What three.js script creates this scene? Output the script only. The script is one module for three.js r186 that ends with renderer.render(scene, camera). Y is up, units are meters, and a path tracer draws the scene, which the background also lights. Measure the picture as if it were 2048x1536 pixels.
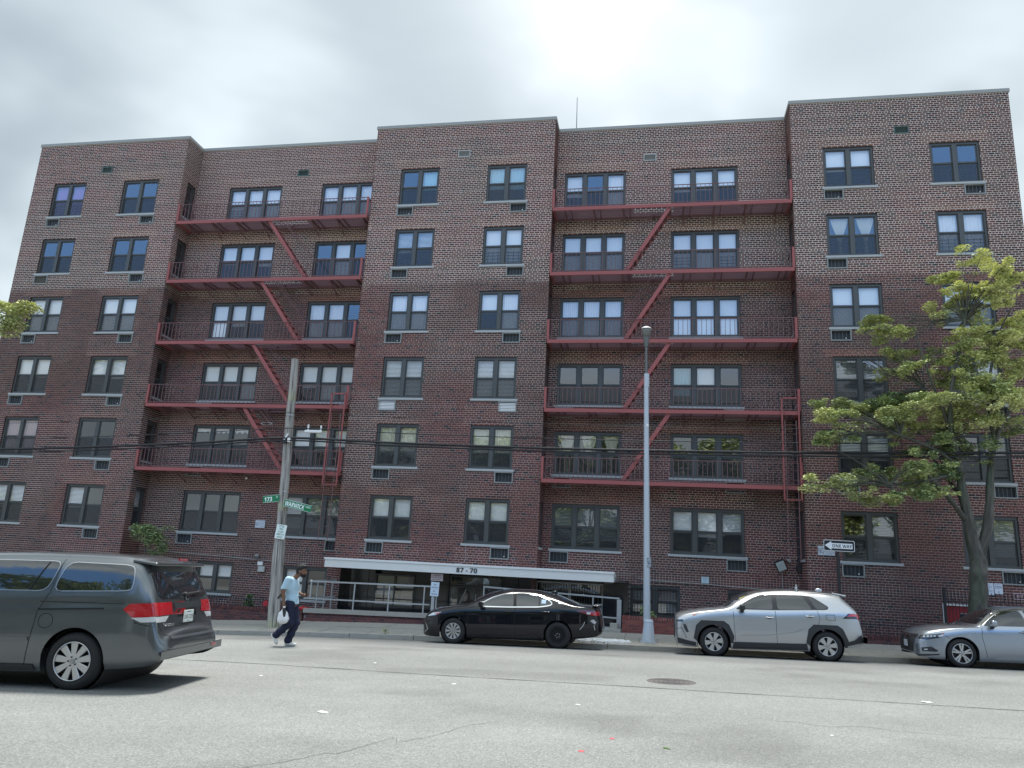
import * as THREE from 'three';
import { mergeGeometries, mergeVertices } from 'three/addons/utils/BufferGeometryUtils.js';
import { RoundedBoxGeometry } from 'three/addons/geometries/RoundedBoxGeometry.js';
import { FontLoader } from 'three/addons/loaders/FontLoader.js';
import { TextGeometry } from 'three/addons/geometries/TextGeometry.js';

// ---------------------------------------------------------------- camera, sky, sun, exposure
const scene = new THREE.Scene();
const D2R = Math.PI / 180;
const camera = new THREE.PerspectiveCamera(53.149, 1024 / 768, 0.1, 400);
camera.position.set(10.279, 2.017, 26.923);
camera.rotation.order = 'YXZ';
camera.rotation.set(13.7628 * D2R, 10.9975 * D2R, 3.0548 * D2R);

const renderer = new THREE.WebGLRenderer({ antialias: true });
renderer.setSize(1024, 768);
renderer.toneMapping = THREE.LinearToneMapping;
renderer.toneMappingExposure = 4.1;
renderer.shadowMap.enabled = true;

const hash3 = (x, y, z) => { let h = Math.imul(x, 374761393) ^ Math.imul(y, 668265263) ^ Math.imul(z, 2147483647 - 69); h = Math.imul(h ^ (h >>> 13), 1274126177); h = Math.imul(h ^ (h >>> 15), 2246822519 | 0); return ((h ^ (h >>> 16)) >>> 0) / 4294967296; };
const sm = t => t * t * (3 - 2 * t);
const clamp = (v, a, b) => Math.min(b, Math.max(a, v));
const sstep = (a, b, v) => sm(clamp((v - a) / (b - a), 0, 1));
const mix = (a, b, t) => a + (b - a) * t;
function noise(x, y, z = 0) {
  const X = Math.floor(x), Y = Math.floor(y), Z = Math.floor(z), fx = sm(x - X), fy = sm(y - Y), fz = sm(z - Z);
  const n = (i, j, k) => hash3(X + i, Y + j, Z + k);
  return mix(mix(mix(n(0, 0, 0), n(1, 0, 0), fx), mix(n(0, 1, 0), n(1, 1, 0), fx), fy), mix(mix(n(0, 0, 1), n(1, 0, 1), fx), mix(n(0, 1, 1), n(1, 1, 1), fx), fy), fz);
}
function fbm(x, y, z = 0, o = 5) { let s = 0, a = 0.5, t = 0; for (let i = 0; i < o; i++) { s += a * noise(x, y, z); t += a; x = x * 2.03 + 17.1; y = y * 2.03 + 5.3; z = z * 2.03 + 9.7; a *= 0.5; } return s / t; }
function rng(seed) { let s = seed >>> 0; return () => { s = (s + 0x6D2B79F5) | 0; let t = Math.imul(s ^ (s >>> 15), 1 | s); t = (t + Math.imul(t ^ (t >>> 7), 61 | t)) ^ t; return ((t ^ (t >>> 14)) >>> 0) / 4294967296; }; }

const sunAz = -9 * D2R, sunEl = 73 * D2R;
const sunDir = new THREE.Vector3(Math.cos(sunEl) * Math.sin(sunAz), Math.sin(sunEl), -Math.cos(sunEl) * Math.cos(sunAz));
{ // bright broken overcast: thin luminous cloud toward the hidden sun, heavier grey banks, some blue between the clouds
  const W = 1024, H = 512, px = new Float32Array(W * H * 4);
  const gl = new THREE.Vector3(Math.cos(43 * D2R) * Math.sin(-6 * D2R), Math.sin(43 * D2R), -Math.cos(43 * D2R) * Math.cos(6 * D2R));
  for (let j = 0; j < H; j++) for (let i = 0; i < W; i++) {
    const az = ((i + 0.5) / W - 0.5) * 2 * Math.PI, el = ((j + 0.5) / H - 0.5) * Math.PI;
    const dx = Math.cos(el) * Math.cos(az), dy = Math.sin(el), dz = Math.cos(el) * Math.sin(az), q = 1 / (Math.max(dy, 0) + 0.32);
    const u = dx * q * 1.5, v = dz * q * 1.5;
    const warp = fbm(u * 1.3 + 3, v * 1.3 + 8) - 0.5;
    const n = fbm(u + warp * 0.9 + 2.2, v + warp * 0.9 + 11.4, 0.5, 6);
    const fine = fbm(u * 4 + 9, v * 4 + 1, 4.2, 4);
    let d = sstep(0.36, 0.66, n + (fine - 0.5) * 0.30);                 // cloud brightness
    const A = Math.atan2(dx, -dz) / D2R, Ee = el / D2R, bank = (a, e, sa, se) => Math.exp(-(((A - a + (n - 0.5) * 16) / sa) ** 2) - (((Ee - e + (fine - 0.5) * 10) / se) ** 2));
    d = clamp(d * (1 - 0.85 * bank(-19, 40, 10, 6)) * (1 - 0.6 * bank(16, 37, 9, 5)) * (1 - 0.5 * bank(-45, 36, 10, 8)) + 0.45 * bank(-33, 30, 9, 5) + 0.4 * bank(4, 33, 8, 5) + 0.7 * bank(-7, 38, 5, 6), 0, 1);
    const ang = Math.acos(clamp(dx * gl.x + dy * gl.y + dz * gl.z, -1, 1));
    const glow = Math.exp(-ang * ang / 0.028) * (0.5 + 0.7 * n) + 0.35 * Math.exp(-ang * ang / 0.35);
    let r = mix(0.315, 0.60, d), g = mix(0.385, 0.685, d), b = mix(0.44, 0.74, d);
    const lit = 1.0 * sstep(-0.4, 0.6, dz) * sstep(8, 36, el / D2R); r *= 1 + lit * 1.12; g *= 1 + lit * 1.02; b *= 1 + lit * 0.9;      // clouds facing the sun show their lit sides
    const blue = sstep(0.20, 0.33, fbm(u * 1.4 + 31, v * 1.4 + 7, 2.5, 5)) * sstep(0.05, 0.4, dz) * 0.95 * sstep(13, 19, Ee) * sstep(37, 30, Ee);
    r = mix(r, 0.29, blue); g = mix(g, 0.66, blue); b = mix(b, 1.4, blue);
    r += glow * 0.36; g += glow * 0.355; b += glow * 0.345;
    const hz = Math.exp(-Math.max(dy, 0) * 7) * 0.5; r = mix(r, 0.56, hz); g = mix(g, 0.625, hz); b = mix(b, 0.66, hz);
    if (dy < 0) { const k = clamp(-dy * 8, 0, 1); r = mix(r, 0.22, k); g = mix(g, 0.23, k); b = mix(b, 0.24, k); }
    const k = (j * W + i) * 4, S = 0.315; px[k] = r * S; px[k + 1] = g * S; px[k + 2] = b * S; px[k + 3] = 1;
  }
  const sky = new THREE.DataTexture(px, W, H, THREE.RGBAFormat, THREE.FloatType);
  sky.mapping = THREE.EquirectangularReflectionMapping; sky.magFilter = sky.minFilter = THREE.LinearFilter; sky.wrapS = THREE.RepeatWrapping; sky.needsUpdate = true;
  scene.background = sky; scene.environment = sky;
}
const sun = new THREE.DirectionalLight(new THREE.Color(1, 0.965, 0.91), 1.5);
sun.position.copy(sunDir).multiplyScalar(60).add(new THREE.Vector3(4, 0, 8)); sun.target.position.set(4, 0, 8);
sun.castShadow = true; sun.shadow.radius = 26; sun.shadow.mapSize.set(4096, 4096);
Object.assign(sun.shadow.camera, { left: -32, right: 32, top: 32, bottom: -32, near: 1, far: 140 });
scene.add(sun, sun.target);

// ---------------------------------------------------------------- helpers
const V = (x, y, z) => new THREE.Vector3(x, y, z);
const lin = (r, g, b) => new THREE.Color().setRGB(r, g, b);
const M = (c, roughness = 0.8, metalness = 0, o = {}) => new THREE.MeshStandardMaterial({ color: Array.isArray(c) ? lin(...c) : c, roughness, metalness, ...o });
const PM = (c, roughness = 0.5, o = {}) => new THREE.MeshPhysicalMaterial({ color: Array.isArray(c) ? lin(...c) : c, roughness, ...o });
const taken = {};
function numbered(name) { const n = taken[name] = (taken[name] ?? -1) + 1; return n ? name + '_' + String(n).padStart(3, '0') : name; }
function mesh(name, geo, mat, parent) { const m = new THREE.Mesh(geo, mat); m.name = name; m.castShadow = m.receiveShadow = true; parent.add(m); return m; }
function group(name, parent, x = 0, y = 0, z = 0) { const g = new THREE.Group(); g.name = name; g.position.set(x, y, z); parent.add(g); return g; }
function tag(o, label, category, grp) { o.userData = { ...o.userData, label, category }; if (grp) o.userData.group = grp; return o; }
function thing(name, label, category, x = 0, y = 0, z = 0, grp) { return tag(group(numbered(name), scene, x, y, z), label, category, grp); }
function struct(o, label) { o.userData = { kind: 'structure', ...(label ? { label } : {}) }; return o; }
const box = (w, h, d, x = 0, y = 0, z = 0) => new THREE.BoxGeometry(w, h, d).translate(x, y, z);
const bx = (x0, x1, y0, y1, z0, z1) => box(x1 - x0, y1 - y0, z1 - z0, (x0 + x1) / 2, (y0 + y1) / 2, (z0 + z1) / 2);
const rbox = (w, h, d, r, x = 0, y = 0, z = 0, s = 2) => new RoundedBoxGeometry(w, h, d, s, r).translate(x, y, z);
const cyl = (r0, r1, h, x = 0, y = 0, z = 0, s = 12) => new THREE.CylinderGeometry(r1, r0, h, s).translate(x, y, z);   // r0 at the foot
function beam(a, b, w, h) { const d = b.clone().sub(a), l = d.length(), g = new THREE.BoxGeometry(w, h, l); const o = new THREE.Object3D(); o.position.copy(a).add(b).multiplyScalar(0.5); o.lookAt(b); o.updateMatrix(); return g.applyMatrix4(o.matrix); }
function rod(a, b, r, r2 = r, s = 7) { const d = b.clone().sub(a), l = d.length(), g = new THREE.CylinderGeometry(r2, r, l, s); g.applyQuaternion(new THREE.Quaternion().setFromUnitVectors(V(0, 1, 0), d.normalize())); const c = a.clone().add(b).multiplyScalar(0.5); return g.translate(c.x, c.y, c.z); }
const tube = (pts, r, seg = 24, rs = 6) => new THREE.TubeGeometry(new THREE.CatmullRomCurve3(pts), seg, r, rs, false);
function merge(list) { return mergeGeometries(list.map(g => { let n = g.index ? g.toNonIndexed() : g; for (const k of Object.keys(n.attributes)) if (!['position', 'normal', 'uv'].includes(k)) n.deleteAttribute(k); if (!n.attributes.uv) n.setAttribute('uv', new THREE.BufferAttribute(new Float32Array(n.attributes.position.count * 2), 2)); return n; })); }
function taper(pts, radii, rs = 8, seed = 0) {      // tapering round limb through points
  const curve = new THREE.CatmullRomCurve3(pts, false, 'centripetal'), n = Math.max(6, pts.length * 5), g = new THREE.TubeGeometry(curve, n, 1, rs, false), p = g.attributes.position;
  for (let i = 0; i <= n; i++) { const t = i / n, c = curve.getPointAt(t), f = t * (radii.length - 1), k = Math.min(radii.length - 2, Math.floor(f)), r = mix(radii[k], radii[k + 1], f - k);
    for (let j = 0; j <= rs; j++) { const q = i * (rs + 1) + j, jj = j % rs, w = r * (1 + (seed ? 0.16 * (noise(jj * 1.7 + seed, i * 0.45, seed) - 0.5) * 2 : 0)); p.setXYZ(q, c.x + (p.getX(q) - c.x) * w, c.y + (p.getY(q) - c.y) * w, c.z + (p.getZ(q) - c.z) * w); } }
  g.computeVertexNormals(); return g;
}
function dataTex(w, h, fn, srgb = true) { const a = new Uint8Array(w * h * 4); for (let j = 0; j < h; j++) for (let i = 0; i < w; i++) { const c = fn(i, j), k = (j * w + i) * 4; a[k] = clamp(c[0], 0, 255); a[k + 1] = clamp(c[1], 0, 255); a[k + 2] = clamp(c[2], 0, 255); a[k + 3] = 255; } const t = new THREE.DataTexture(a, w, h); t.wrapS = t.wrapT = THREE.RepeatWrapping; t.magFilter = THREE.LinearFilter; t.minFilter = THREE.LinearMipmapLinearFilter; t.generateMipmaps = true; if (srgb) t.colorSpace = THREE.SRGBColorSpace; t.needsUpdate = true; return t; }
function canvasTex(w, h, draw) { const c = document.createElement('canvas'); c.width = w; c.height = h; const x = c.getContext('2d'); draw(x, w, h); const t = new THREE.CanvasTexture(c); t.colorSpace = THREE.SRGBColorSpace; return t; }
const printed = (w, h, draw, rough = 0.55) => new THREE.MeshStandardMaterial({ map: canvasTex(w, h, draw), roughness: rough });
const toS = v => 255 * (v <= 0.0031308 ? 12.92 * v : 1.055 * Math.pow(v, 1 / 2.4) - 0.055);
function pchip(tab) {    // smooth monotone curve through [x, y] pairs
  const n = tab.length, xs = tab.map(p => p[0]), ys = tab.map(p => p[1]), d = [], m = new Array(n).fill(0);
  for (let i = 0; i < n - 1; i++) d.push((ys[i + 1] - ys[i]) / (xs[i + 1] - xs[i]));
  m[0] = d[0]; m[n - 1] = d[n - 2];
  for (let i = 1; i < n - 1; i++) m[i] = d[i - 1] * d[i] <= 0 ? 0 : 2 / (1 / d[i - 1] + 1 / d[i]);
  return x => { if (x <= xs[0]) return ys[0]; if (x >= xs[n - 1]) return ys[n - 1]; let i = 0; while (x > xs[i + 1]) i++; const h = xs[i + 1] - xs[i], t = (x - xs[i]) / h, t2 = t * t, t3 = t2 * t; return (2 * t3 - 3 * t2 + 1) * ys[i] + (t3 - 2 * t2 + t) * h * m[i] + (-2 * t3 + 3 * t2) * ys[i + 1] + (t3 - t2) * h * m[i + 1]; };
}
function lerpT(tab) { return x => { if (x <= tab[0][0]) return tab[0][1]; for (let i = 1; i < tab.length; i++) if (x <= tab[i][0]) return mix(tab[i - 1][1], tab[i][1], (x - tab[i - 1][0]) / (tab[i][0] - tab[i - 1][0])); return tab[tab.length - 1][1]; }; }
// ---------------------------------------------------------------- ground
const crown = pchip([[3.2, -0.15], [4.05, -0.112], [6, 0], [10, 0.135], [17.6, 0.205], [30, 0.22], [38, 0.12], [60, 0.1]]);
const exDip = (x, z) => (x < 5 ? -0.0016 * (5 - Math.max(x, -8)) ** 2 : 0) * clamp((14 - z) / 8, 0, 1);
const roadY = (x, z) => 0.0227 * clamp(x, -40, 50) - 0.025 + crown(z) + exDip(x, z);
const walkY = (x, z) => roadY(x, 4.05) + 0.13 + 0.045 * (3.9 - z);

function sheet(x0, x1, z0, z1, dx, dz, fn) {
  const nx = Math.ceil((x1 - x0) / dx), nz = Math.ceil((z1 - z0) / dz), g = new THREE.PlaneGeometry(1, 1, nx, nz), p = g.attributes.position, uv = g.attributes.uv;
  for (let i = 0; i < p.count; i++) { const x = mix(x0, x1, p.getX(i) + 0.5), z = mix(z0, z1, 0.5 - p.getY(i)); p.setXYZ(i, x, fn(x, z), z); uv.setXY(i, x, z); }
  g.computeVertexNormals(); return g;
}
{ // one ground sheet to the horizon, then the asphalt a little above it
  struct(mesh('ground', sheet(-160, 180, -150, 190, 20, 20, (x, z) => (Math.abs(x - 4) < 70 && Math.abs(z) < 70 ? -1.2 : -0.6)), M([0.11, 0.11, 0.1], 1), scene));
  const N = 1024, rs = rng(5), gr = new Float32Array(N * N);
  for (let i = 0; i < N * N; i++) gr[i] = rs();
  const at = (i, j) => gr[((j + N) % N) * N + ((i + N) % N)];
  const stone = (i, j) => 0.5 * at(i, j) + 0.125 * (at(i + 1, j) + at(i - 1, j) + at(i, j + 1) + at(i, j - 1));
  const map = dataTex(N, N, (i, j) => { const s = stone(i, j), per = 0.5 + 0.5 * Math.sin(fbm(i / 64, j / 64, 1, 3) * 9), k = 0.66 + 0.55 * s + (s > 0.68 ? 0.34 : 0) - (s < 0.3 ? 0.2 : 0) + 0.05 * per, v = toS(clamp(0.215 * k, 0, 1)); return [v * 0.985, v * 1.0, v * 0.985]; });
  map.repeat.set(1 / 6.5, 1 / 6.5);
  const bump = dataTex(N, N, (i, j) => { const v = 255 * stone(i, j); return [v, v, v]; }, false); bump.repeat.set(1 / 6.5, 1 / 6.5);
  const g = sheet(-45, 55, 3.6, 60, 0.28, 0.28, roadY), p = g.attributes.position, c = new Float32Array(p.count * 3);
  for (let i = 0; i < p.count; i++) {  // worn lanes, patched trenches, oil and damp stains in the asphalt
    const x = p.getX(i), z = p.getZ(i);
    let k = 0.80 + 0.34 * fbm(x * 0.16 + 3, z * 0.42 + 1, 0, 4) + 0.22 * (fbm(x * 0.9, z * 1.3, 7, 4) - 0.5);
    const st = fbm(x * 0.55 + 40, z * 0.75 + 9, 3, 4); k *= 1 - 0.2 * sstep(0.56, 0.74, st);
    k *= 1 - 0.22 * sstep(9.3, 8.2, z + 0.5 * fbm(x * 0.3, 2, 5)) ;                // parking lane: darker, oilier
    c[i * 3] = k; c[i * 3 + 1] = k; c[i * 3 + 2] = k * 0.99;
  }
  g.setAttribute('color', new THREE.BufferAttribute(c, 3));
  const road = struct(mesh('road', g, new THREE.MeshStandardMaterial({ map, bumpMap: bump, bumpScale: 0.004, roughness: 0.88, vertexColors: true }), scene));
  // tar-sealed seam and cracks
  const tar = M([0.075, 0.075, 0.077], 0.8), seam = (pts, w) => { const v = [], idx = []; pts.forEach(([x, z], i) => { const a = pts[Math.max(0, i - 1)], b = pts[Math.min(pts.length - 1, i + 1)], l = Math.hypot(b[0] - a[0], b[1] - a[1]), nx = -(b[1] - a[1]) / l, nz = (b[0] - a[0]) / l, ww = w * (0.5 + noise(x * 5, z * 5, 3)); for (const s of [-1, 1]) { const X = x + nx * ww * s, Z = z + nz * ww * s; v.push(X, roadY(X, Z) + 0.005, Z); } if (i) idx.push(2 * i - 2, 2 * i - 1, 2 * i, 2 * i - 1, 2 * i + 1, 2 * i); }); const g = new THREE.BufferGeometry(); g.setAttribute('position', new THREE.Float32BufferAttribute(v, 3)); g.setIndex(idx); g.computeVertexNormals(); return g; };
  const wander = (x0, z0, x1, z1, a, s) => Array.from({ length: 90 }, (_, i) => { const t = i / 89; return [mix(x0, x1, t), mix(z0, z1, t) + a * (fbm(t * 14 + s, s, 1, 4) - 0.5)]; });
  mesh('tar_seam', seam(wander(-2, 13.55, 22, 14.6, 0.25, 3), 0.016), tar, road);
  mesh('crack', seam(wander(6.1, 22.2, 8.6, 17.6, 0.9, 9), 0.003), tar, road);
  mesh('crack', seam(wander(11.5, 16.4, 21, 17.4, 1.1, 12), 0.0035), tar, road);
}
const concreteTex = (() => { const N = 512, r = rng(9), a = Array.from({ length: N * N }, () => r()); return dataTex(N, N, (i, j) => { const k = 0.86 + 0.2 * fbm(i / 40, j / 40, 3, 5) + 0.14 * (a[j * N + i] - 0.5) - 0.16 * sstep(0.62, 0.74, fbm(i / 26 + 7, j / 26, 8, 4)), v = toS(clamp(0.40 * k, 0, 1)); return [v, v * 0.975, v * 0.915]; }); })();
concreteTex.repeat.set(0.4, 0.4);
const concreteM = new THREE.MeshStandardMaterial({ map: concreteTex, roughness: 0.92 });
{ // sidewalk of separate flags, kerb of separate stones
  const walk = struct(mesh('sidewalk', sheet(-40, 50, -2.2, 3.92, 2, 0.6, (x, z) => walkY(x, z) - 0.03), M([0.1, 0.095, 0.09], 1), scene));
  const flag = (x0, x1, z0, z1) => { const g = sheet(x0 + 0.006, x1 - 0.006, z0 + 0.006, z1 - 0.006, 0.8, 0.8, walkY), h = hash3(Math.round(x0 * 7), Math.round(z0 * 7), 3); const s = g.clone(); const p = s.attributes.position; for (let i = 0; i < p.count; i++) p.setY(i, p.getY(i) + (h - 0.5) * 0.006); return s; };
  for (let x = -19.5; x < 26; x += 1.52) [[2.42, 3.92], [0.95, 2.42]].forEach(([a, b], j) => mesh('paving_slab', flag(x, x + 1.52, a, b), concreteM, walk));
  const kerb = struct(group('kerb', scene));
  for (let x = -20, i = 0; x < 28; i++) { const l = 1.7 + hash3(i, 4, 4) * 0.9, y0 = walkY(x, 3.9), y1 = walkY(x + l, 3.9), g = rbox(l - 0.012, 0.4, 0.155, 0.02, l / 2, -0.2, 0); const m = mesh('kerb_stone', g, concreteM, kerb); m.position.set(x, y0 + 0.004 + 0.012 * (hash3(i, 8, 1) - 0.5), 3.985 + 0.02 * (hash3(i, 1, 6) - 0.5)); m.rotation.z = Math.atan2(y1 - y0, l); x += l; }
}
// ---------------------------------------------------------------- apartment building
const HEAD = [4.517, 7.17, 9.763, 12.399, 15.055, 17.727], ROOF = 19.62, BASE = -0.6;
const ZB = 0.12, ZM = 0, ZR = -0.92;                       // wing bays, middle bay, recesses
const CO = 0.0813, BP = 0.2032;                             // brick course and brick pitch
const bld = thing('apartment_building', 'six storey dark red brick apartment building with white entrance canopy and flat roof', 'building');
const mat = {
  frame: M([0.085, 0.088, 0.084], 0.45, 0.15), sill: M([0.44, 0.45, 0.445], 0.5), sleeve: M([0.30, 0.31, 0.30], 0.55), grille: M([0.035, 0.038, 0.04], 0.6), bar: M([0.16, 0.165, 0.165], 0.5),
  glass: PM([1, 1, 1], 0.015, { transmission: 1, thickness: 0, ior: 2.5 }), screen: M([0.05, 0.054, 0.06], 0.9, 0, { transparent: true, opacity: 0.52 }),
  shade: M([0.86, 0.87, 0.84], 0.9), blind: M([0.84, 0.86, 0.84], 0.7), dim: M([0.30, 0.31, 0.30], 0.8), curtain: M([0.85, 0.84, 0.82], 0.95), pink: M([0.50, 0.36, 0.36], 0.95), purple: M([0.33, 0.18, 0.42], 0.95), cream: M([0.62, 0.60, 0.48], 0.95), aqua: M([0.38, 0.60, 0.66], 0.95), guard: M([0.07, 0.075, 0.08], 0.5), room: M([0.075, 0.073, 0.07], 0.95), coping: M([0.34, 0.34, 0.32], 0.6),
  granite: PM([0.018, 0.02, 0.024], 0.16, { clearcoat: 0.6, clearcoatRoughness: 0.1 }), alu: M([0.46, 0.46, 0.46], 0.38, 0.7), black: M([0.018, 0.018, 0.02], 0.5), white: M([0.84, 0.83, 0.80], 0.6), paint: M([0.80, 0.785, 0.74], 0.7),
};
// --- where windows stand, bay by bay: x range, side of the air conditioner sleeve, what hangs behind each light (storeys from the lowest up)
const COLS = [
  { w: 'L', x: [-16.11, -14.49], ac: -1, t: ['H H', 'K K', 'Ug Ug', 'S S', 'Ng N', 'Pg Pg'] },
  { w: 'L', x: [-12.63, -10.93], ac: 1, t: ['H N', 'N N', 'Ug U', 'S S', 'Ng N', 'Ng Ng'] },
  { w: 'P', x: [-8.17, -5.69], ac: -1, t: ['N N N', 'V V V', 'Ug Ug S', 'Sx U U', 'Ug Ug U', 'Cg C C'] },
  { w: 'P', x: [-3.85, -1.37], ac: 1, t: ['Q Q Q', 'U U U', 'Ug S S', 'C C N', 'N S N', 'C C C'] },
  { w: 'M', x: [0, 1.62], ac: -1, t: ['Rg Rg', 'Tg Tg', 'B B', 'C C', 'Hg Hg', 'Ng Ag'] },
  { w: 'M', x: [3.59, 5.2], ac: 1, t: ['Rg Rg', 'Tg Tg', 'B B', 'U C', 'Sg Sg', 'A A'] },
  { w: 'Q', x: [6.585, 9.03], ac: -1, t: ['Q Q Q', 'D D D', 'N N N', 'C C C', 'S S S', 'U N C'] },
  { w: 'Q', x: [10.78, 13.29], ac: 1, t: ['U U H', 'N N N', 'A U N', 'Sx Sx Sx', 'Sg S Sg', 'U U U'] },
  { w: 'R', x: [16.2, 17.92], ac: -1, t: ['N Q', 'H H', 'Q Q', 'S S', 'Dg Dg', 'Ug Ug'] },
  { w: 'R', x: [19.81, 21.44], ac: 1, t: ['Q Q', 'N N', 'B B', 'S S', 'Cg Cg', 'Ng Ng'] },
];
const WALLS = {
  L: { o: V(-17.2, 0, ZB), u: V(1, 0, 0), n: V(0, 0, 1), len: 7.4 }, P: { o: V(-9.8, 0, ZR), u: V(1, 0, 0), n: V(0, 0, 1), len: 8.6 }, M: { o: V(-1.2, 0, ZM), u: V(1, 0, 0), n: V(0, 0, 1), len: 7.46 },
  Q: { o: V(6.26, 0, ZR), u: V(1, 0, 0), n: V(0, 0, 1), len: 8.84 }, R: { o: V(15.1, 0, ZB), u: V(1, 0, 0), n: V(0, 0, 1), len: 7.46 },
  l: { o: V(-9.8, 0, ZB), u: V(0, 0, -1), n: V(1, 0, 0), len: ZB - ZR }, m: { o: V(-1.2, 0, ZR), u: V(0, 0, 1), n: V(-1, 0, 0), len: ZM - ZR }, q: { o: V(6.26, 0, ZM), u: V(0, 0, -1), n: V(1, 0, 0), len: ZM - ZR }, r: { o: V(15.1, 0, ZR), u: V(0, 0, 1), n: V(-1, 0, 0), len: ZB - ZR },
};
for (const w of Object.values(WALLS)) w.open = [];
const cut = (w, u0, u1, v0, v1) => WALLS[w].open.push([u0, u1, v0, v1]);
const onWall = (w, name, parent = bld) => { const W = WALLS[w], g = group(name, parent); g.position.copy(W.o); g.quaternion.setFromRotationMatrix(new THREE.Matrix4().makeBasis(W.u, V(0, 1, 0), W.n)); return g; };

// --- sash windows
const sheetWave = (w, h, amp, n, x, y, z, pinch = 0, seed = 1) => { const g = new THREE.PlaneGeometry(w, h, 36, 10), p = g.attributes.position; for (let i = 0; i < p.count; i++) { const X = p.getX(i), Y = p.getY(i), t = 0.5 - Y / h; let k = 1; if (pinch) k = t < 0.72 ? mix(1, pinch, sstep(0, 0.72, t)) : mix(pinch, pinch * 1.7, (t - 0.72) / 0.28); p.setXYZ(i, X * k + x, Y + y, z + amp * Math.sin(X / w * n * 6.283 + seed * 2 + 0.6 * Math.sin(X * 9 + seed))); } g.computeVertexNormals(); return g; };
function hang(code, w, h, win, cx, top, z, seed) {          // what hangs behind one light of a window: w x h, its top edge at top
  const r = hash3(seed, 3, 5), c = code[0], mid = top - h / 2, add = (n, g, m) => mesh(n, g, m, win);
  const slats = (y0, y1, m) => { const l = []; for (let y = y0; y > y1; y -= 0.05) l.push(box(w, 0.003, 0.045, 0, 0, 0).rotateX(0.95).translate(cx, y, z)); add('venetian_blind', merge(l), m); };
  if (c === 'S') add('roller_shade', box(w, h, 0.006, cx, mid, z), mat.shade);
  if (c === 'U') { const d = h * (0.46 + 0.16 * r); add('roller_shade', merge([box(w, d, 0.006, cx, top - d / 2, z), box(w, 0.03, 0.02, cx, top - d, z)]), mat.shade); }
  if (c === 'B') slats(top, top - h, mat.blind);
  if (c === 'Q') slats(top, top - h * (0.75 + 0.25 * r), mat.dim);
  if (c === 'H') slats(top, top - h * (0.48 + 0.14 * r), mat.blind);
  if (c === 'R') { const l = []; for (let k = 0; k < 4; k++) l.push(box(w, 0.2, 0.006, 0, 0, 0).rotateX(0.14).translate(cx, top - 0.1 - 0.19 * k, z)); add('roman_shade', merge(l), mat.shade); }
  if (c === 'C') add('curtain', sheetWave(w, h, 0.02, 6 + Math.floor(r * 4), cx, mid, z, 0, seed), mat.curtain);
  if (c === 'T') add('curtain', sheetWave(w, h * 0.62, 0.02, 8, cx, top - h * 0.31, z, 0, seed), mat.cream);
  if (c === 'A') add('curtain', sheetWave(w, h * (0.5 + 0.3 * r), 0.02, 6, cx, top - h * (0.25 + 0.15 * r), z, 0, seed), mat.aqua);
  if (c === 'K') add('curtain', sheetWave(w, h * 0.8, 0.02, 5, cx, top - h * 0.4, z, 0, seed), mat.pink);
  if (c === 'P') add('curtain', sheetWave(w, h, 0.02, 6, cx, mid, z, 0, seed), mat.purple);
  if (c === 'D') add('curtain', sheetWave(w * 0.8, h, 0.022, 8, cx + w * 0.06, mid, z, 0.16, seed), mat.cream);
  if (c === 'V') { const g = sheetWave(w, 0.24, 0.015, 7, cx, top - 0.12, z, 0, seed), p = g.attributes.position; for (let i = 0; i < p.count; i++) if (p.getY(i) < top - 0.2) p.setY(i, p.getY(i) + 0.06 * Math.abs(Math.sin((p.getX(i) - cx) / w * 9.4))); add('valance', g, mat.curtain); }
}
const geoCache = {}; const cached = (k, f) => geoCache[k] ??= f();
let winSeed = 0;
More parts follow.
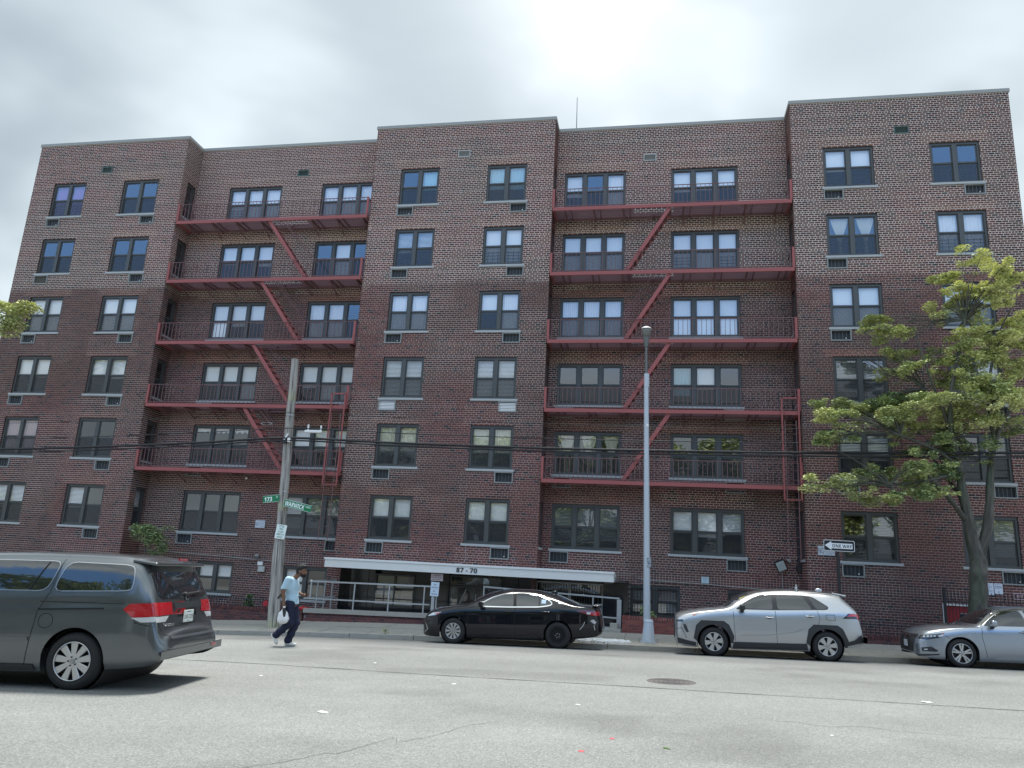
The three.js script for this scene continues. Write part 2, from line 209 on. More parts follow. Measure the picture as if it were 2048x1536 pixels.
function sashWindow(g, x0, x1, top, hgt, codes, o = {}) {   // in wall coordinates, the wall face at z = 0
  const n = codes.length, W = x1 - x0, f = 0.075, mu = n > 1 ? 0.15 : 0, lw = (W - 2 * f - (n - 1) * mu) / n, bot = top - hgt, win = group('window', g), key = [W, n, hgt].map(v => v.toFixed(3)).join();
  win.position.set(x0, top, 0); const sd = ++winSeed * 7;
  mesh('frame', cached('f' + key, () => { const l = [box(W, f + 0.02, 0.1, W / 2, -(f + 0.02) / 2, -0.1), box(W, f, 0.1, W / 2, -hgt + f / 2, -0.1), box(f, hgt - 2 * f - 0.02, 0.1, f / 2, -hgt / 2 - 0.01, -0.1), box(f, hgt - 2 * f - 0.02, 0.1, W - f / 2, -hgt / 2 - 0.01, -0.1)]; for (let i = 1; i < n; i++) l.push(box(mu, hgt - 2 * f - 0.02, 0.115, f + i * lw + (i - 0.5) * mu, -hgt / 2 - 0.01, -0.1)); return merge(l); }), mat.frame, win);
  const iy0 = -f - 0.02, iy1 = -hgt + f, ih = iy0 - iy1, s = 0.04, half = ih / 2;
  codes.forEach((code, i) => {
    const a = f + i * (lw + mu), cx = a + lw / 2;
    mesh('sash', cached('s' + key, () => { const l = []; for (const [y, z] of [[iy0, -0.1], [iy0 - half, -0.128]]) l.push(box(lw, s, 0.028, 0, y - s / 2, z), box(lw, s + 0.012, 0.028, 0, y - half + (s + 0.012) / 2, z), box(s, half - 2 * s - 0.012, 0.028, -lw / 2 + s / 2, y - half / 2 + 0.006, z), box(s, half - 2 * s - 0.012, 0.028, lw / 2 - s / 2, y - half / 2 + 0.006, z)); return merge(l); }), mat.frame, win).position.x = cx;
    const pw = lw - 2 * s, ph = half - 2 * s - 0.012, pg = cached('p' + key, () => new THREE.PlaneGeometry(pw, ph));
    const tilt = (hash3(sd, i, 1) - 0.5) * 0.012;
    for (const [y, z] of [[iy0 - half / 2 + 0.006, -0.1], [iy0 - half * 1.5 + 0.006, -0.128]]) { const p = mesh('pane', pg, mat.glass, win); p.position.set(cx, y, z); p.rotation.set(tilt, (hash3(sd, i, Math.round(-y * 10)) - 0.5) * 0.014, 0); }
    if (!code.includes('x') && !o.noScreen) mesh('insect_screen', pg, mat.screen, win).position.set(cx, iy0 - half * 1.5 + 0.006, -0.095);
    if (code.includes('g')) mesh('window_guard', cached('g' + key, () => { const l = []; for (let k = 0; k < 4; k++) l.push(box(lw - 0.1, 0.014, 0.014, 0, iy1 + 0.1 + k * 0.13, -0.155)); for (const u of [-0.3, 0, 0.3]) l.push(box(0.012, 0.5, 0.012, u * lw, iy1 + 0.29, -0.16)); return merge(l); }), mat.guard, win).position.x = cx;
    if (code[0] !== 'N') hang(code, lw + 0.02, ih + 0.04, win, cx, iy0 + 0.02, -0.185, sd + i);
  });
  if (o.sill !== false) mesh('sill', cached('l' + key, () => rbox(W + 0.17, 0.085, 0.2, 0.012, W / 2, -hgt - 0.04, -0.055)), mat.sill, win);
  if (o.bars) mesh('security_bars', merge([...Array.from({ length: Math.floor(W / 0.1) }, (_, k) => rod(V(0.06 + k * 0.1, -hgt + 0.03, 0.02), V(0.06 + k * 0.1, -0.06, 0.02), 0.008)), box(W, 0.02, 0.02, W / 2, -hgt * 0.15, 0.02), box(W, 0.02, 0.02, W / 2, -hgt * 0.85, 0.02)]), mat.black, win);
  return win;
}
function sleeve(g, x0, top, kind, seed) {                    // air conditioner sleeve through the wall below a sill
  const a = group('air_conditioner_sleeve', g, x0, top, 0), w = 0.68, h = 0.4;
  mesh('frame', cached('acf', () => merge([box(w, 0.03, 0.16, w / 2, -0.015, -0.045), box(w, 0.04, 0.16, w / 2, -h + 0.02, -0.045), box(0.035, h - 0.07, 0.16, 0.0175, -h / 2 + 0.005, -0.045), box(0.035, h - 0.07, 0.16, w - 0.0175, -h / 2 + 0.005, -0.045)])), mat.sleeve, a);
  if (kind === 1) mesh('louvre', cached('acl', () => { const l = []; for (let y = 0.06; y < h - 0.05; y += 0.055) l.push(box(w - 0.07, 0.045, 0.01, 0, 0, 0).rotateX(-0.5).translate(w / 2, -y - 0.01, -0.01)); return merge(l); }), mat.white, a);
  else if (kind === 2) mesh('cover_panel', box(w - 0.07, h - 0.07, 0.02, w / 2, -h / 2 + 0.005, -0.03), M([0.075, 0.065, 0.05], 0.8), a);
  else { mesh('grille', box(w - 0.07, h - 0.07, 0.02, w / 2, -h / 2 + 0.005, -0.1), mat.grille, a);
    for (let k = 1; k < 5; k++) mesh('grille_bar', cached('acb', () => box(0.009, h - 0.07, 0.009)), mat.bar, a).position.set(0.035 + k * (w - 0.07) / 5, -h / 2 + 0.005, -0.03);
    if (hash3(seed, 5, 5) > 0.45) mesh('knob', cached('ack', () => new THREE.SphereGeometry(0.022, 8, 6)), mat.white, a).position.set(w * 0.74, -h * 0.74, -0.02); }
}
const wg = {}; for (const k of 'LPMQR') wg[k] = onWall(k, 'facade_bay');
for (const c of COLS) {
  const W = WALLS[c.w], a = c.x[0] - W.o.x, b = c.x[1] - W.o.x;
  HEAD.forEach((h, k) => {
    sashWindow(wg[c.w], a, b, h, 1.6, c.t[k].split(' ')); cut(c.w, a, b, h - 1.6, h); cut(c.w, a - 0.085, b + 0.085, h - 1.685, h - 1.598);
    const sx = c.ac < 0 ? a - 0.04 : b - 0.62; if (c.w === 'P' && c.ac > 0 && false) return;
    const kind = k === 2 && c.w === 'M' ? 1 : k === 4 && c.x[0] < -16 ? 2 : 0;
    sleeve(wg[c.w], sx, h - 1.686, kind, winSeed); cut(c.w, sx, sx + 0.68, h - 2.086, h - 1.686);
  });
}
for (const k of 'lqr') { const g = onWall(k, 'return_wall'); const a = k === 'r' ? 0.1 : WALLS[k].len - 0.68; HEAD.forEach((h, j) => { sashWindow(g, a, a + 0.58, h, 1.6, [j === 0 ? 'H' : 'N']); cut(k, a, a + 0.58, h - 1.6, h); cut(k, a - 0.085, a + 0.665, h - 1.685, h - 1.598); }); }
// basement windows
for (const [w, x0, x1, top, hg, codes, o] of [['P', -7.15, -5.62, 1.83, 1.17, ['U', 'U'], {}], ['P', -3.55, -1.78, 1.82, 1.2, ['S', 'N'], {}], ['Q', 9.42, 11.12, 1.83, 1.08, ['Q', 'Q'], { bars: 1 }], ['Q', 12.69, 14.2, 1.82, 1.1, ['Q', 'N'], { bars: 1 }], ['L', -13, -11.4, 1.83, 1.1, ['N', 'N'], {}]]) {
  const u0 = x0 - WALLS[w].o.x, u1 = x1 - WALLS[w].o.x; sashWindow(wg[w], u0, u1, top, hg, codes, { ...o, noScreen: true }); cut(w, u0, u1, top - hg, top); cut(w, u0 - 0.085, u1 + 0.085, top - hg - 0.085, top - hg + 0.002);
}
// attic vents
for (const [w, x, y, tone] of [['L', -13.58, 18.3, 0], ['P', -4.8, 18.3, 0], ['M', 2.59, 18.29, 1], ['Q', 9.95, 18.27, 1], ['R', 18.92, 18.3, 0]]) {
  const u = x - WALLS[w].o.x, g = group('wall_vent', wg[w], u, y, 0); cut(w, u - 0.25, u + 0.25, y - 0.15, y + 0.15);
  mesh('frame', merge([box(0.5, 0.035, 0.05, 0, 0.1325), box(0.5, 0.035, 0.05, 0, -0.1325), box(0.035, 0.23, 0.05, -0.2325), box(0.035, 0.23, 0.05, 0.2325)]), tone ? mat.sill : M([0.1, 0.15, 0.14], 0.6), g);
  mesh('backing', box(0.44, 0.24, 0.02, 0, 0, -0.06), mat.black, g);
  for (let k = -2; k <= 2; k++) mesh('vent_slat', cached('vs', () => box(0.44, 0.035, 0.006).rotateX(0.7)), tone ? mat.sleeve : M([0.06, 0.1, 0.095], 0.6), g).position.set(0, k * 0.046, -0.015);
}
// entrance opening in the middle bay and the dark granite stretch beside it
cut('M', 0.33, 7.47, BASE - 1, 1.92); cut('Q', -0.1, 3.1, BASE - 1, 1.92); cut('q', -0.1, 2, BASE - 1, 1.92);
cut('R', 3.95, 5.05, BASE - 1, 1.78);
const doorAt = 3.95 + 15.1;

// --- brickwork: real bricks in common bond with a header course every sixth, a stacked band at basement-head height, mortar plane behind
const zones = (x, y) => {   // how far the joints here have been cut out and filled with fresh pale mortar
  const edge = 12.72 + 0.16 * Math.round(noise(x * 0.6, 1) * 3 - 1.5);
  if (y > edge) return 0.86 + 0.14 * noise(x * 2, y * 2);
  let r = 0.27 + 0.42 * sstep(0.5, 0.66, fbm(x * 0.22 + 5, y * 0.30 + 2, 6, 3)) + 0.22 * sstep(0.55, 0.62, fbm(x * 0.7 + 15, y * 0.9 + 2, 1, 3));
  for (const c of COLS) if (x > c.x[0] - 0.3 && x < c.x[1] + 0.35) for (let k = 0; k < 6; k++) { const d = HEAD[k] - 2.2 - y; if (d > -0.45 && d < 0.42 && hash3(Math.round(c.x[0] * 3), k, 8) > 0.25) r = Math.max(r, 0.42 + 0.45 * hash3(k, Math.round(c.x[0] * 5), 2)); }
  if (y < 4) r *= 0.8; return r;
};
const lintel = (x, y) => { for (const c of COLS) if (x > c.x[0] - 0.28 && x < c.x[1] + 0.28) for (let k = 0; k < 6; k++) { const d = y - HEAD[k]; const hh = (k === 5 ? 5 : k === 4 ? 4 : 3) * CO; if (d > 0 && d < hh) { const f = hash3(Math.round(c.x[0] * 9), k, 4); return k >= 4 ? 0.8 * (c.w === 'P' || f > 0.1) : c.w === 'R' && k === 2 && c.x[0] < 18 ? 1 : f > 0.6 ? 0.45 : 0; } } return 0; };
function brickTone(x, y, id) {
  const a = hash3(id, 11, 3), b = hash3(id, 5, 17), k = 0.8 + 0.4 * a, pat = fbm(x * 0.35 + 20, y * 0.4, 3, 3);
  let r = 0.150, g = 0.072, bl = 0.061;
  const red = sstep(0.42, 0.6, pat); r *= 1 + 0.28 * red; g *= 1 - 0.04 * red; if (x > 4.4 && x < 5.3 && y < 5.05 && y > 4.55 && hash3(id, 9, 2) > 0.3) { r *= 0.5; g *= 0.55; bl *= 0.6; }
  if (b > 0.945) { r = 0.05; g = 0.042; bl = 0.046; } else if (b > 0.78) { r *= 0.72; g *= 0.8; bl *= 0.9; }
  const li = lintel(x, y); r = mix(r, 0.29, li * 0.8); g = mix(g, 0.14, li * 0.8); bl = mix(bl, 0.10, li * 0.8);
  if (x < -1.2 && x > -9.8 && y > 16) { r = mix(r, 0.22, 0.5); g = mix(g, 0.10, 0.5); bl = mix(bl, 0.09, 0.5); }
  return [r * k, g * k, bl * k];
}
const mortarTex = dataTex(1024, 1024, (i, j) => { const x = -18 + (i + 0.5) / 1024 * 42, y = -1 + (j + 0.5) / 1024 * 21, z = zones(x, y), k = (0.9 + 0.2 * noise(x * 7, y * 9)); const li = lintel(x, y); return [toS(mix(mix(0.34, 0.92, z), 0.84, li * 0.5) * k), toS(mix(0.268, 0.80, z) * k), toS(mix(0.235, 0.70, z) * k)]; });
const mortarM = new THREE.MeshStandardMaterial({ map: mortarTex, roughness: 0.95 });
const brickBits = [], revealM = M([0.11, 0.065, 0.063], 0.9);
{
  let id = 0;
  for (const [key, W] of Object.entries(WALLS)) {
    // mortar plane with openings
    const shp = new THREE.Shape([new THREE.Vector2(0, BASE), new THREE.Vector2(W.len, BASE), new THREE.Vector2(W.len, ROOF), new THREE.Vector2(0, ROOF)]);
    const clipd = W.open.map(([a, b, c, d]) => [Math.max(a, 0.004), Math.min(b, W.len - 0.004), Math.max(c, BASE + 0.004), Math.min(d, ROOF - 0.004)]).filter(o => o[1] > o[0] && o[3] > o[2]);
    // union of touching cuts: grid cells
    const us = [...new Set([0, W.len, ...clipd.flatMap(o => [o[0], o[1]])])].sort((p, q) => p - q), vs = [...new Set([BASE, ROOF, ...clipd.flatMap(o => [o[2], o[3]])])].sort((p, q) => p - q);
    const pos = [], uv = [], P = (u, v, d) => { const p = W.o.clone().addScaledVector(W.u, u).addScaledVector(W.n, d); pos.push(p.x, v, p.z); uv.push((p.x + 18) / 42, (v + 1) / 21); };
    const rev = [], Rv = (u, v, d) => { const p = W.o.clone().addScaledVector(W.u, u).addScaledVector(W.n, d); rev.push(p.x, v, p.z); };
    const quad = (f, a, b, c, d) => { f(...a); f(...b); f(...c); f(...a); f(...c); f(...d); };
    const inOpen = (u, v) => clipd.some(o => u > o[0] && u < o[1] && v > o[2] && v < o[3]);
    for (let j = 0; j < vs.length - 1; j++) { let run = -1; for (let i = 0; i < us.length; i++) { const solid = i < us.length - 1 && !inOpen((us[i] + us[i + 1]) / 2, (vs[j] + vs[j + 1]) / 2); if (solid && run < 0) run = us[i]; if (!solid && run >= 0) { quad(P, [run, vs[j], -0.007], [us[i], vs[j], -0.007], [us[i], vs[j + 1], -0.007], [run, vs[j + 1], -0.007]); run = -1; } } }
    for (const [a, b, c, d] of clipd) { rev.length = 0; quad(Rv, [a, c, 0], [a, d, 0], [a, d, -0.18], [a, c, -0.18]); quad(Rv, [b, c, 0], [b, c, -0.18], [b, d, -0.18], [b, d, 0]); quad(Rv, [a, d, 0], [b, d, 0], [b, d, -0.18], [a, d, -0.18]); quad(Rv, [a, c, 0], [a, c, -0.18], [b, c, -0.18], [b, c, 0]); const h = new THREE.BufferGeometry(); h.setAttribute('position', new THREE.Float32BufferAttribute(rev.slice(), 3)); h.computeVertexNormals(); mesh('opening_reveal', h, revealM, bld); }
    const g = new THREE.BufferGeometry(); g.setAttribute('position', new THREE.Float32BufferAttribute(pos, 3)); g.setAttribute('uv', new THREE.Float32BufferAttribute(uv, 2)); g.computeVertexNormals(); mesh('mortar', g, mortarM, bld);
    // bricks
    const c0 = Math.floor(BASE / CO), c1 = Math.round(ROOF / CO);
    for (let c = c0; c < c1; c++) {
      const v0 = c * CO, vv0 = v0 + 0.0065, vv1 = Math.min(v0 + CO - 0.0065, ROOF), band = v0 > 1.94 && v0 < 2.19, header = band || ((c % 6) + 6) % 6 === 0, pitch = header ? BP / 2 : BP;
      const up = v0 > 12.72, jt = up ? 0.021 : 0.0135, off = band ? 0 : header ? BP / 4 : (c & 1 ? BP / 2 : 0);
      const start = -pitch + (off % pitch);
      const ops = W.open.filter(o => o[2] < vv1 && o[3] > vv0);
      for (let u = start; u < W.len; u += pitch) {
        const seg = [[Math.max(u + jt / 2, 0), Math.min(u + pitch - jt / 2, W.len)]];
        let pieces = seg.map(s => [...s, vv0 + (up ? 0.0038 : 0.0008), vv1 - (up ? 0.0038 : 0.0008)]);
        for (const o of ops) { const nx = []; for (const [a, b, p, q] of pieces) { if (o[1] <= a || o[0] >= b) { nx.push([a, b, p, q]); continue; } if (o[0] > a + 0.004) nx.push([a, o[0], p, q]); if (o[1] < b - 0.004) nx.push([o[1], b, p, q]); const m0 = Math.max(a, o[0]), m1 = Math.min(b, o[1]); if (o[3] < q - 0.012) nx.push([m0, m1, o[3], q]); if (o[2] > p + 0.012) nx.push([m0, m1, p, o[2]]); } pieces = nx; }
        for (const [a, b, p, q] of pieces) { if (b - a < 0.005 || q - p < 0.006) continue; id++; const um = (a + b) / 2, w = W.o.clone().addScaledVector(W.u, um); brickBits.push({ key, w, y: (p + q) / 2, sx: b - a, sy: q - p, n: W.n, u: W.u, id, out: 0.0025 * (hash3(id, 1, 1) - 0.5) }); }
      }
    }
  }
  const near = brickBits.filter(b => b.key === 'R' && b.y > 1.0 && b.y < 4.6 && b.w.x > 17.98 && b.w.x < 19.6 && b.sx > 0.09).slice(0, 290), nearSet = new Set(near), rest = brickBits.filter(b => !nearSet.has(b));
  const unit = new THREE.BoxGeometry(1, 1, 1), bm = M([1, 1, 1], 0.88);
  const grain = dataTex(256, 256, (i, j) => { const k = 205 + 50 * fbm(i / 18, j / 9, 2, 4) - 40 * (hash3(i, j, 4) > 0.93 ? 1 : 0); return [k, k, k]; }); bm.map = grain;
  const inst = new THREE.InstancedMesh(unit, bm, rest.length); inst.name = 'brickwork'; inst.userData.kind = 'stuff'; inst.castShadow = inst.receiveShadow = true;
  const mtx = new THREE.Matrix4(), col = new THREE.Color(), place = b => { const d = 0.035, p = b.w.clone().addScaledVector(b.n, b.out - d / 2); return mtx.makeBasis(b.u.clone().multiplyScalar(b.sx), V(0, b.sy, 0), b.n.clone().multiplyScalar(d)).setPosition(p.x, b.y, p.z); };
  rest.forEach((b, i) => { inst.setMatrixAt(i, place(b)); inst.setColorAt(i, col.setRGB(...brickTone(b.w.x, b.y, b.id))); });
  bld.add(inst);
  const cache = {};
  near.forEach(b => { const t = brickTone(b.w.x, b.y, b.id), q = Math.round(t[0] * 90), m = cache[q] ??= (() => { const k = bm.clone(); k.color.setRGB(...t); return k; })(); const me = mesh('brick', unit, m, bld); place(b).decompose(me.position, me.quaternion, me.scale); });
}
// --- body, floors, roof
mesh('rear_wall', merge([bx(-17.2, 22.56, BASE, ROOF - 0.1, -14.2, -14), bx(-17.2, -16.95, BASE, ROOF - 0.1, -14, -0.06), bx(22.31, 22.56, BASE, ROOF - 0.1, -14, -0.06)]), M([0.09, 0.045, 0.042], 0.9), bld);
mesh('roof_deck', bx(-17, 22.4, ROOF - 0.5, ROOF - 0.35, -14, -1), M([0.1, 0.1, 0.1], 0.9), bld);
mesh('partition_wall', merge([bx(-17, 22.4, BASE, ROOF - 0.5, -4.2, -4.1), ...[-9.9, -1.3, 6.15, 15.0].map(x => bx(x, x + 0.1, BASE, ROOF - 0.5, -4.1, ZR - 0.2)), ...[-13.6, -4.7, 2.6, 10, 18.9].map(x => bx(x, x + 0.1, BASE, ROOF - 0.5, -4.1, ZR - 0.2))]), mat.room, bld);
mesh('floor_slab', merge([2.35, ...HEAD.slice(0, 5).map(h => h + 0.72)].map(y => bx(-16.9, 22.3, y - 0.2, y, -4.1, ZR - 0.18))), mat.room, bld);
mesh('floor_slab', merge([['L', ZB], ['M', ZM], ['R', ZB]].flatMap(([k, z]) => [2.35, ...HEAD.slice(0, 5).map(h => h + 0.72)].map(y => bx(WALLS[k].o.x + 0.2, WALLS[k].o.x + WALLS[k].len - 0.2, y - 0.2, y, ZR - 0.18, z - 0.2)))), mat.room, bld);
{ // metal coping, piece by piece
  const cop = (x0, x1, z) => mesh('coping', bx(x0, x1, ROOF - 0.01, ROOF + 0.12, z - 0.3, z + 0.035), mat.coping, bld), side = (x, z0, z1) => mesh('coping', bx(x - 0.15, x + 0.15, ROOF - 0.006, ROOF + 0.117, z0, z1), mat.coping, bld);
  cop(-17.24, -9.765, ZB); cop(-9.765, -1.235, ZR); cop(-1.235, 6.295, ZM); cop(6.295, 15.065, ZR); cop(15.065, 22.6, ZB);
  side(-9.915, ZR - 0.27, ZB - 0.3); side(-1.085, ZR - 0.27, ZM - 0.3); side(6.145, ZR - 0.27, ZM - 0.3); side(15.215, ZR - 0.27, ZB - 0.3);
  const parapet = bx(-17.1, 22.46, ROOF - 0.36, ROOF - 0.02, ZR - 0.32, ZR - 0.05); mesh('parapet', parapet, M([0.09, 0.05, 0.05], 0.9), bld);
}
mesh('roof_antenna', rod(V(6.76, ROOF - 0.4, -3), V(6.72, 22.62, -3), 0.025, 0.012), M([0.12, 0.12, 0.13], 0.5, 0.5), bld);
// --- canopy and entrance
const font = await new FontLoader().loadAsync('fonts/droid/droid_sans_bold.typeface.json');
{
  const c = group('entrance_canopy', bld); mesh('slab', bx(-1.06, 8.93, 1.9, 2.14, ZR + 0.02, 0.98), mat.paint, c); mesh('fascia', merge([bx(-1.08, 8.95, 1.87, 2.13, 0.981, 1.0), bx(-1.081, -1.061, 1.872, 2.13, 0.0, 0.98), bx(8.931, 8.951, 1.872, 2.13, -0.9, 0.98)]), mat.paint, c);
  mesh('drip_edge', bx(-1.1, 8.97, 2.131, 2.2, 0.6, 1.03), mat.white, c);
  const t = new TextGeometry('87 - 70', { font, size: 0.155, depth: 0.012, curveSegments: 4 }); t.computeBoundingBox(); const b = t.boundingBox; t.translate(-(b.min.x + b.max.x) / 2, 0, 0).scale(0.72 / (b.max.x - b.min.x), 1, 1); mesh('house_number', t, mat.black, c).position.set(4.03, 1.925, 1.001);
  const e = group('entrance_front', bld);
  mesh('landing', bx(-0.85, 9.3, -0.3, 0.4, -0.62, 0.84), concreteM, e);
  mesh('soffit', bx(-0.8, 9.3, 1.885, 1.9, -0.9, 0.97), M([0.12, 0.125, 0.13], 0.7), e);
  for (const [a, b] of [[-0.86, 0.02], [0.04, 0.26], [1.8, 2.5], [2.52, 3.05], [5.0, 5.55], [5.57, 6.18]]) mesh('granite_panel', bx(a, b, 0.4, 1.885, -0.6, -0.52), mat.granite, e);
  mesh('backing', bx(-0.86, 9.4, 0.35, 1.9, -0.98, -0.86), mat.granite, e);
  for (const [a, b] of [[8.55, 9.38]]) mesh('granite_pilaster', bx(a, b, 0.2, 1.884, -0.9, -0.05), mat.granite, e);
  mesh('side_panel', merge([bx(-0.9, -0.86, 0.3, 1.89, -0.6, -0.02)]), mat.granite, e);
  const glz = (name, x0, x1, y0, y1, z, nx, bars) => { const g = group(name, e); const l = [bx(x0, x1, y1 - 0.05, y1, z - 0.04, z + 0.02), bx(x0, x1, y0, y0 + 0.05, z - 0.04, z + 0.02)]; for (let i = 0; i <= nx; i++) { const x = mix(x0 + 0.02, x1 - 0.02, i / nx); l.push(bx(x - 0.022, x + 0.022, y0 + 0.05, y1 - 0.05, z - 0.04, z + 0.02)); } mesh('frame', merge(l), bars ? mat.alu : mat.frame, g); for (let i = 0; i < nx; i++) mesh('pane', new THREE.PlaneGeometry((x1 - x0) / nx - 0.06, y1 - y0 - 0.1), mat.glass, g).position.set(mix(x0, x1, (i + 0.5) / nx), (y0 + y1) / 2, z - 0.01); if (bars) for (let x = x0 + 0.06; x < x1 - 0.04; x += 0.09) mesh('security_bar', cached('sb' + (y1 - y0).toFixed(2), () => rod(V(0, y0 + 0.05, 0), V(0, y1 - 0.05, 0), 0.007)), mat.black, g).position.set(x, 0, z + 0.035); return g; };
  const w1 = glz('entrance_window', 0.28, 1.78, 0.62, 1.72, -0.5, 2, 0); mesh('roller_shade', merge([bx(0.36, 1.0, 1.0, 1.66, -0.6, -0.59), bx(1.08, 1.7, 1.25, 1.66, -0.6, -0.59)]), mat.dim, w1);
  mesh('granite_panel', bx(0.28, 1.78, 0.4, 0.615, -0.6, -0.52), mat.granite, e);
  const d = glz('entrance_door', 3.1, 4.95, 0.42, 1.45, -0.5, 2, 0); mesh('handle', rod(V(4.06, 0.85, -0.44), V(4.06, 1.2, -0.44), 0.012), mat.alu, d); mesh('pull_bar', beam(V(3.45, 0.75, -0.47), V(3.7, 1.35, -0.47), 0.02, 0.02), mat.alu, d);
  glz('transom', 3.1, 4.95, 1.47, 1.8, -0.5, 1, 0);
  glz('lobby_window', 6.2, 7.36, 0.5, 1.78, -0.45, 1, 1); glz('lobby_window', 7.38, 8.52, 0.5, 1.78, -0.45, 1, 1);
  mesh('notice_board', bx(2.77, 3.19, 1.6, 1.84, 0.86, 0.885), printed(128, 72, (x, w, h) => { x.fillStyle = '#b9a9a4'; x.fillRect(0, 0, w, h); x.fillStyle = '#6b4a48'; x.font = 'bold 17px sans-serif'; x.textAlign = 'center'; x.fillText('WARNING', 64, 26); x.fillText('SURVEILLANCE', 64, 45); x.fillRect(14, 56, 100, 4); }), e);
}
// service door in the right wing
{ const g = group('service_door', bld); mesh('leaf', bx(doorAt + 0.06, doorAt + 1.04, 0.5, 1.72, ZB - 0.16, ZB - 0.12), M([0.36, 0.02, 0.025], 0.55), g); mesh('frame', merge([bx(doorAt, doorAt + 0.06, 0.4, 1.78, ZB - 0.17, ZB - 0.02), bx(doorAt + 1.04, doorAt + 1.1, 0.4, 1.78, ZB - 0.17, ZB - 0.02), bx(doorAt + 0.06, doorAt + 1.04, 1.72, 1.78, ZB - 0.17, ZB - 0.02)]), mat.white, g);
  mesh('notice', new THREE.PlaneGeometry(0.42, 0.42), printed(128, 128, (x, w, h) => { x.fillStyle = '#15161a'; x.fillRect(0, 0, w, h); x.strokeStyle = '#ddd'; x.lineWidth = 4; x.strokeRect(4, 4, 120, 120); x.fillStyle = '#eee'; x.font = 'bold 22px sans-serif'; x.textAlign = 'center'; x.fillText('NO', 64, 36); x.fillText('DUMPING', 64, 72); x.fillText('HERE', 64, 106); }), g).position.set(doorAt + 0.72, 1.3, ZB - 0.118); }
// wall-mounted bits that belong to the building
{ const conduit = M([0.42, 0.42, 0.42], 0.5, 0.3);
  mesh('conduit', tube([V(9.0, 2.18, 0.4), V(9.5, 2.17, -0.3), V(9.62, 2.05, -0.86), V(10, 2.005, -0.88), V(12, 1.96, -0.88), V(14.2, 1.9, -0.88), V(14.7, 1.96, -0.88), V(15.0, 2.08, -0.88)], 0.014, 60, 5), conduit, bld);
  mesh('conduit', tube([V(8.95, 2.05, 0.6), V(8.98, 1.95, 0.3), V(8.85, 1.85, 0.02), V(8.6, 1.83, 0.0)], 0.014, 20, 5), conduit, bld);
  mesh('conduit', rod(V(14.47, 1.9, -0.88), V(14.47, 2.78, -0.88), 0.012), conduit, bld);
  mesh('downpipe', merge([bx(14.98, 15.08, 2.75, 8.2, -0.9, -0.8), bx(14.92, 15.09, 2.55, 2.75, -0.91, -0.76)]), M([0.035, 0.03, 0.035], 0.6), bld);
  mesh('conduit', tube([V(-9.7, 2.14, -0.88), V(-6.5, 2.05, -0.88), V(-4.6, 1.98, -0.88), V(-2.6, 1.93, -0.88)], 0.013, 30, 5), conduit, bld);
  mesh('conduit', tube([V(3.7, 2.86, 0.02), V(3.7, 2.3, 0.02), V(3.5, 2.22, 0.02), V(1, 2.22, 0.02)], 0.01, 24, 5), conduit, bld);
}
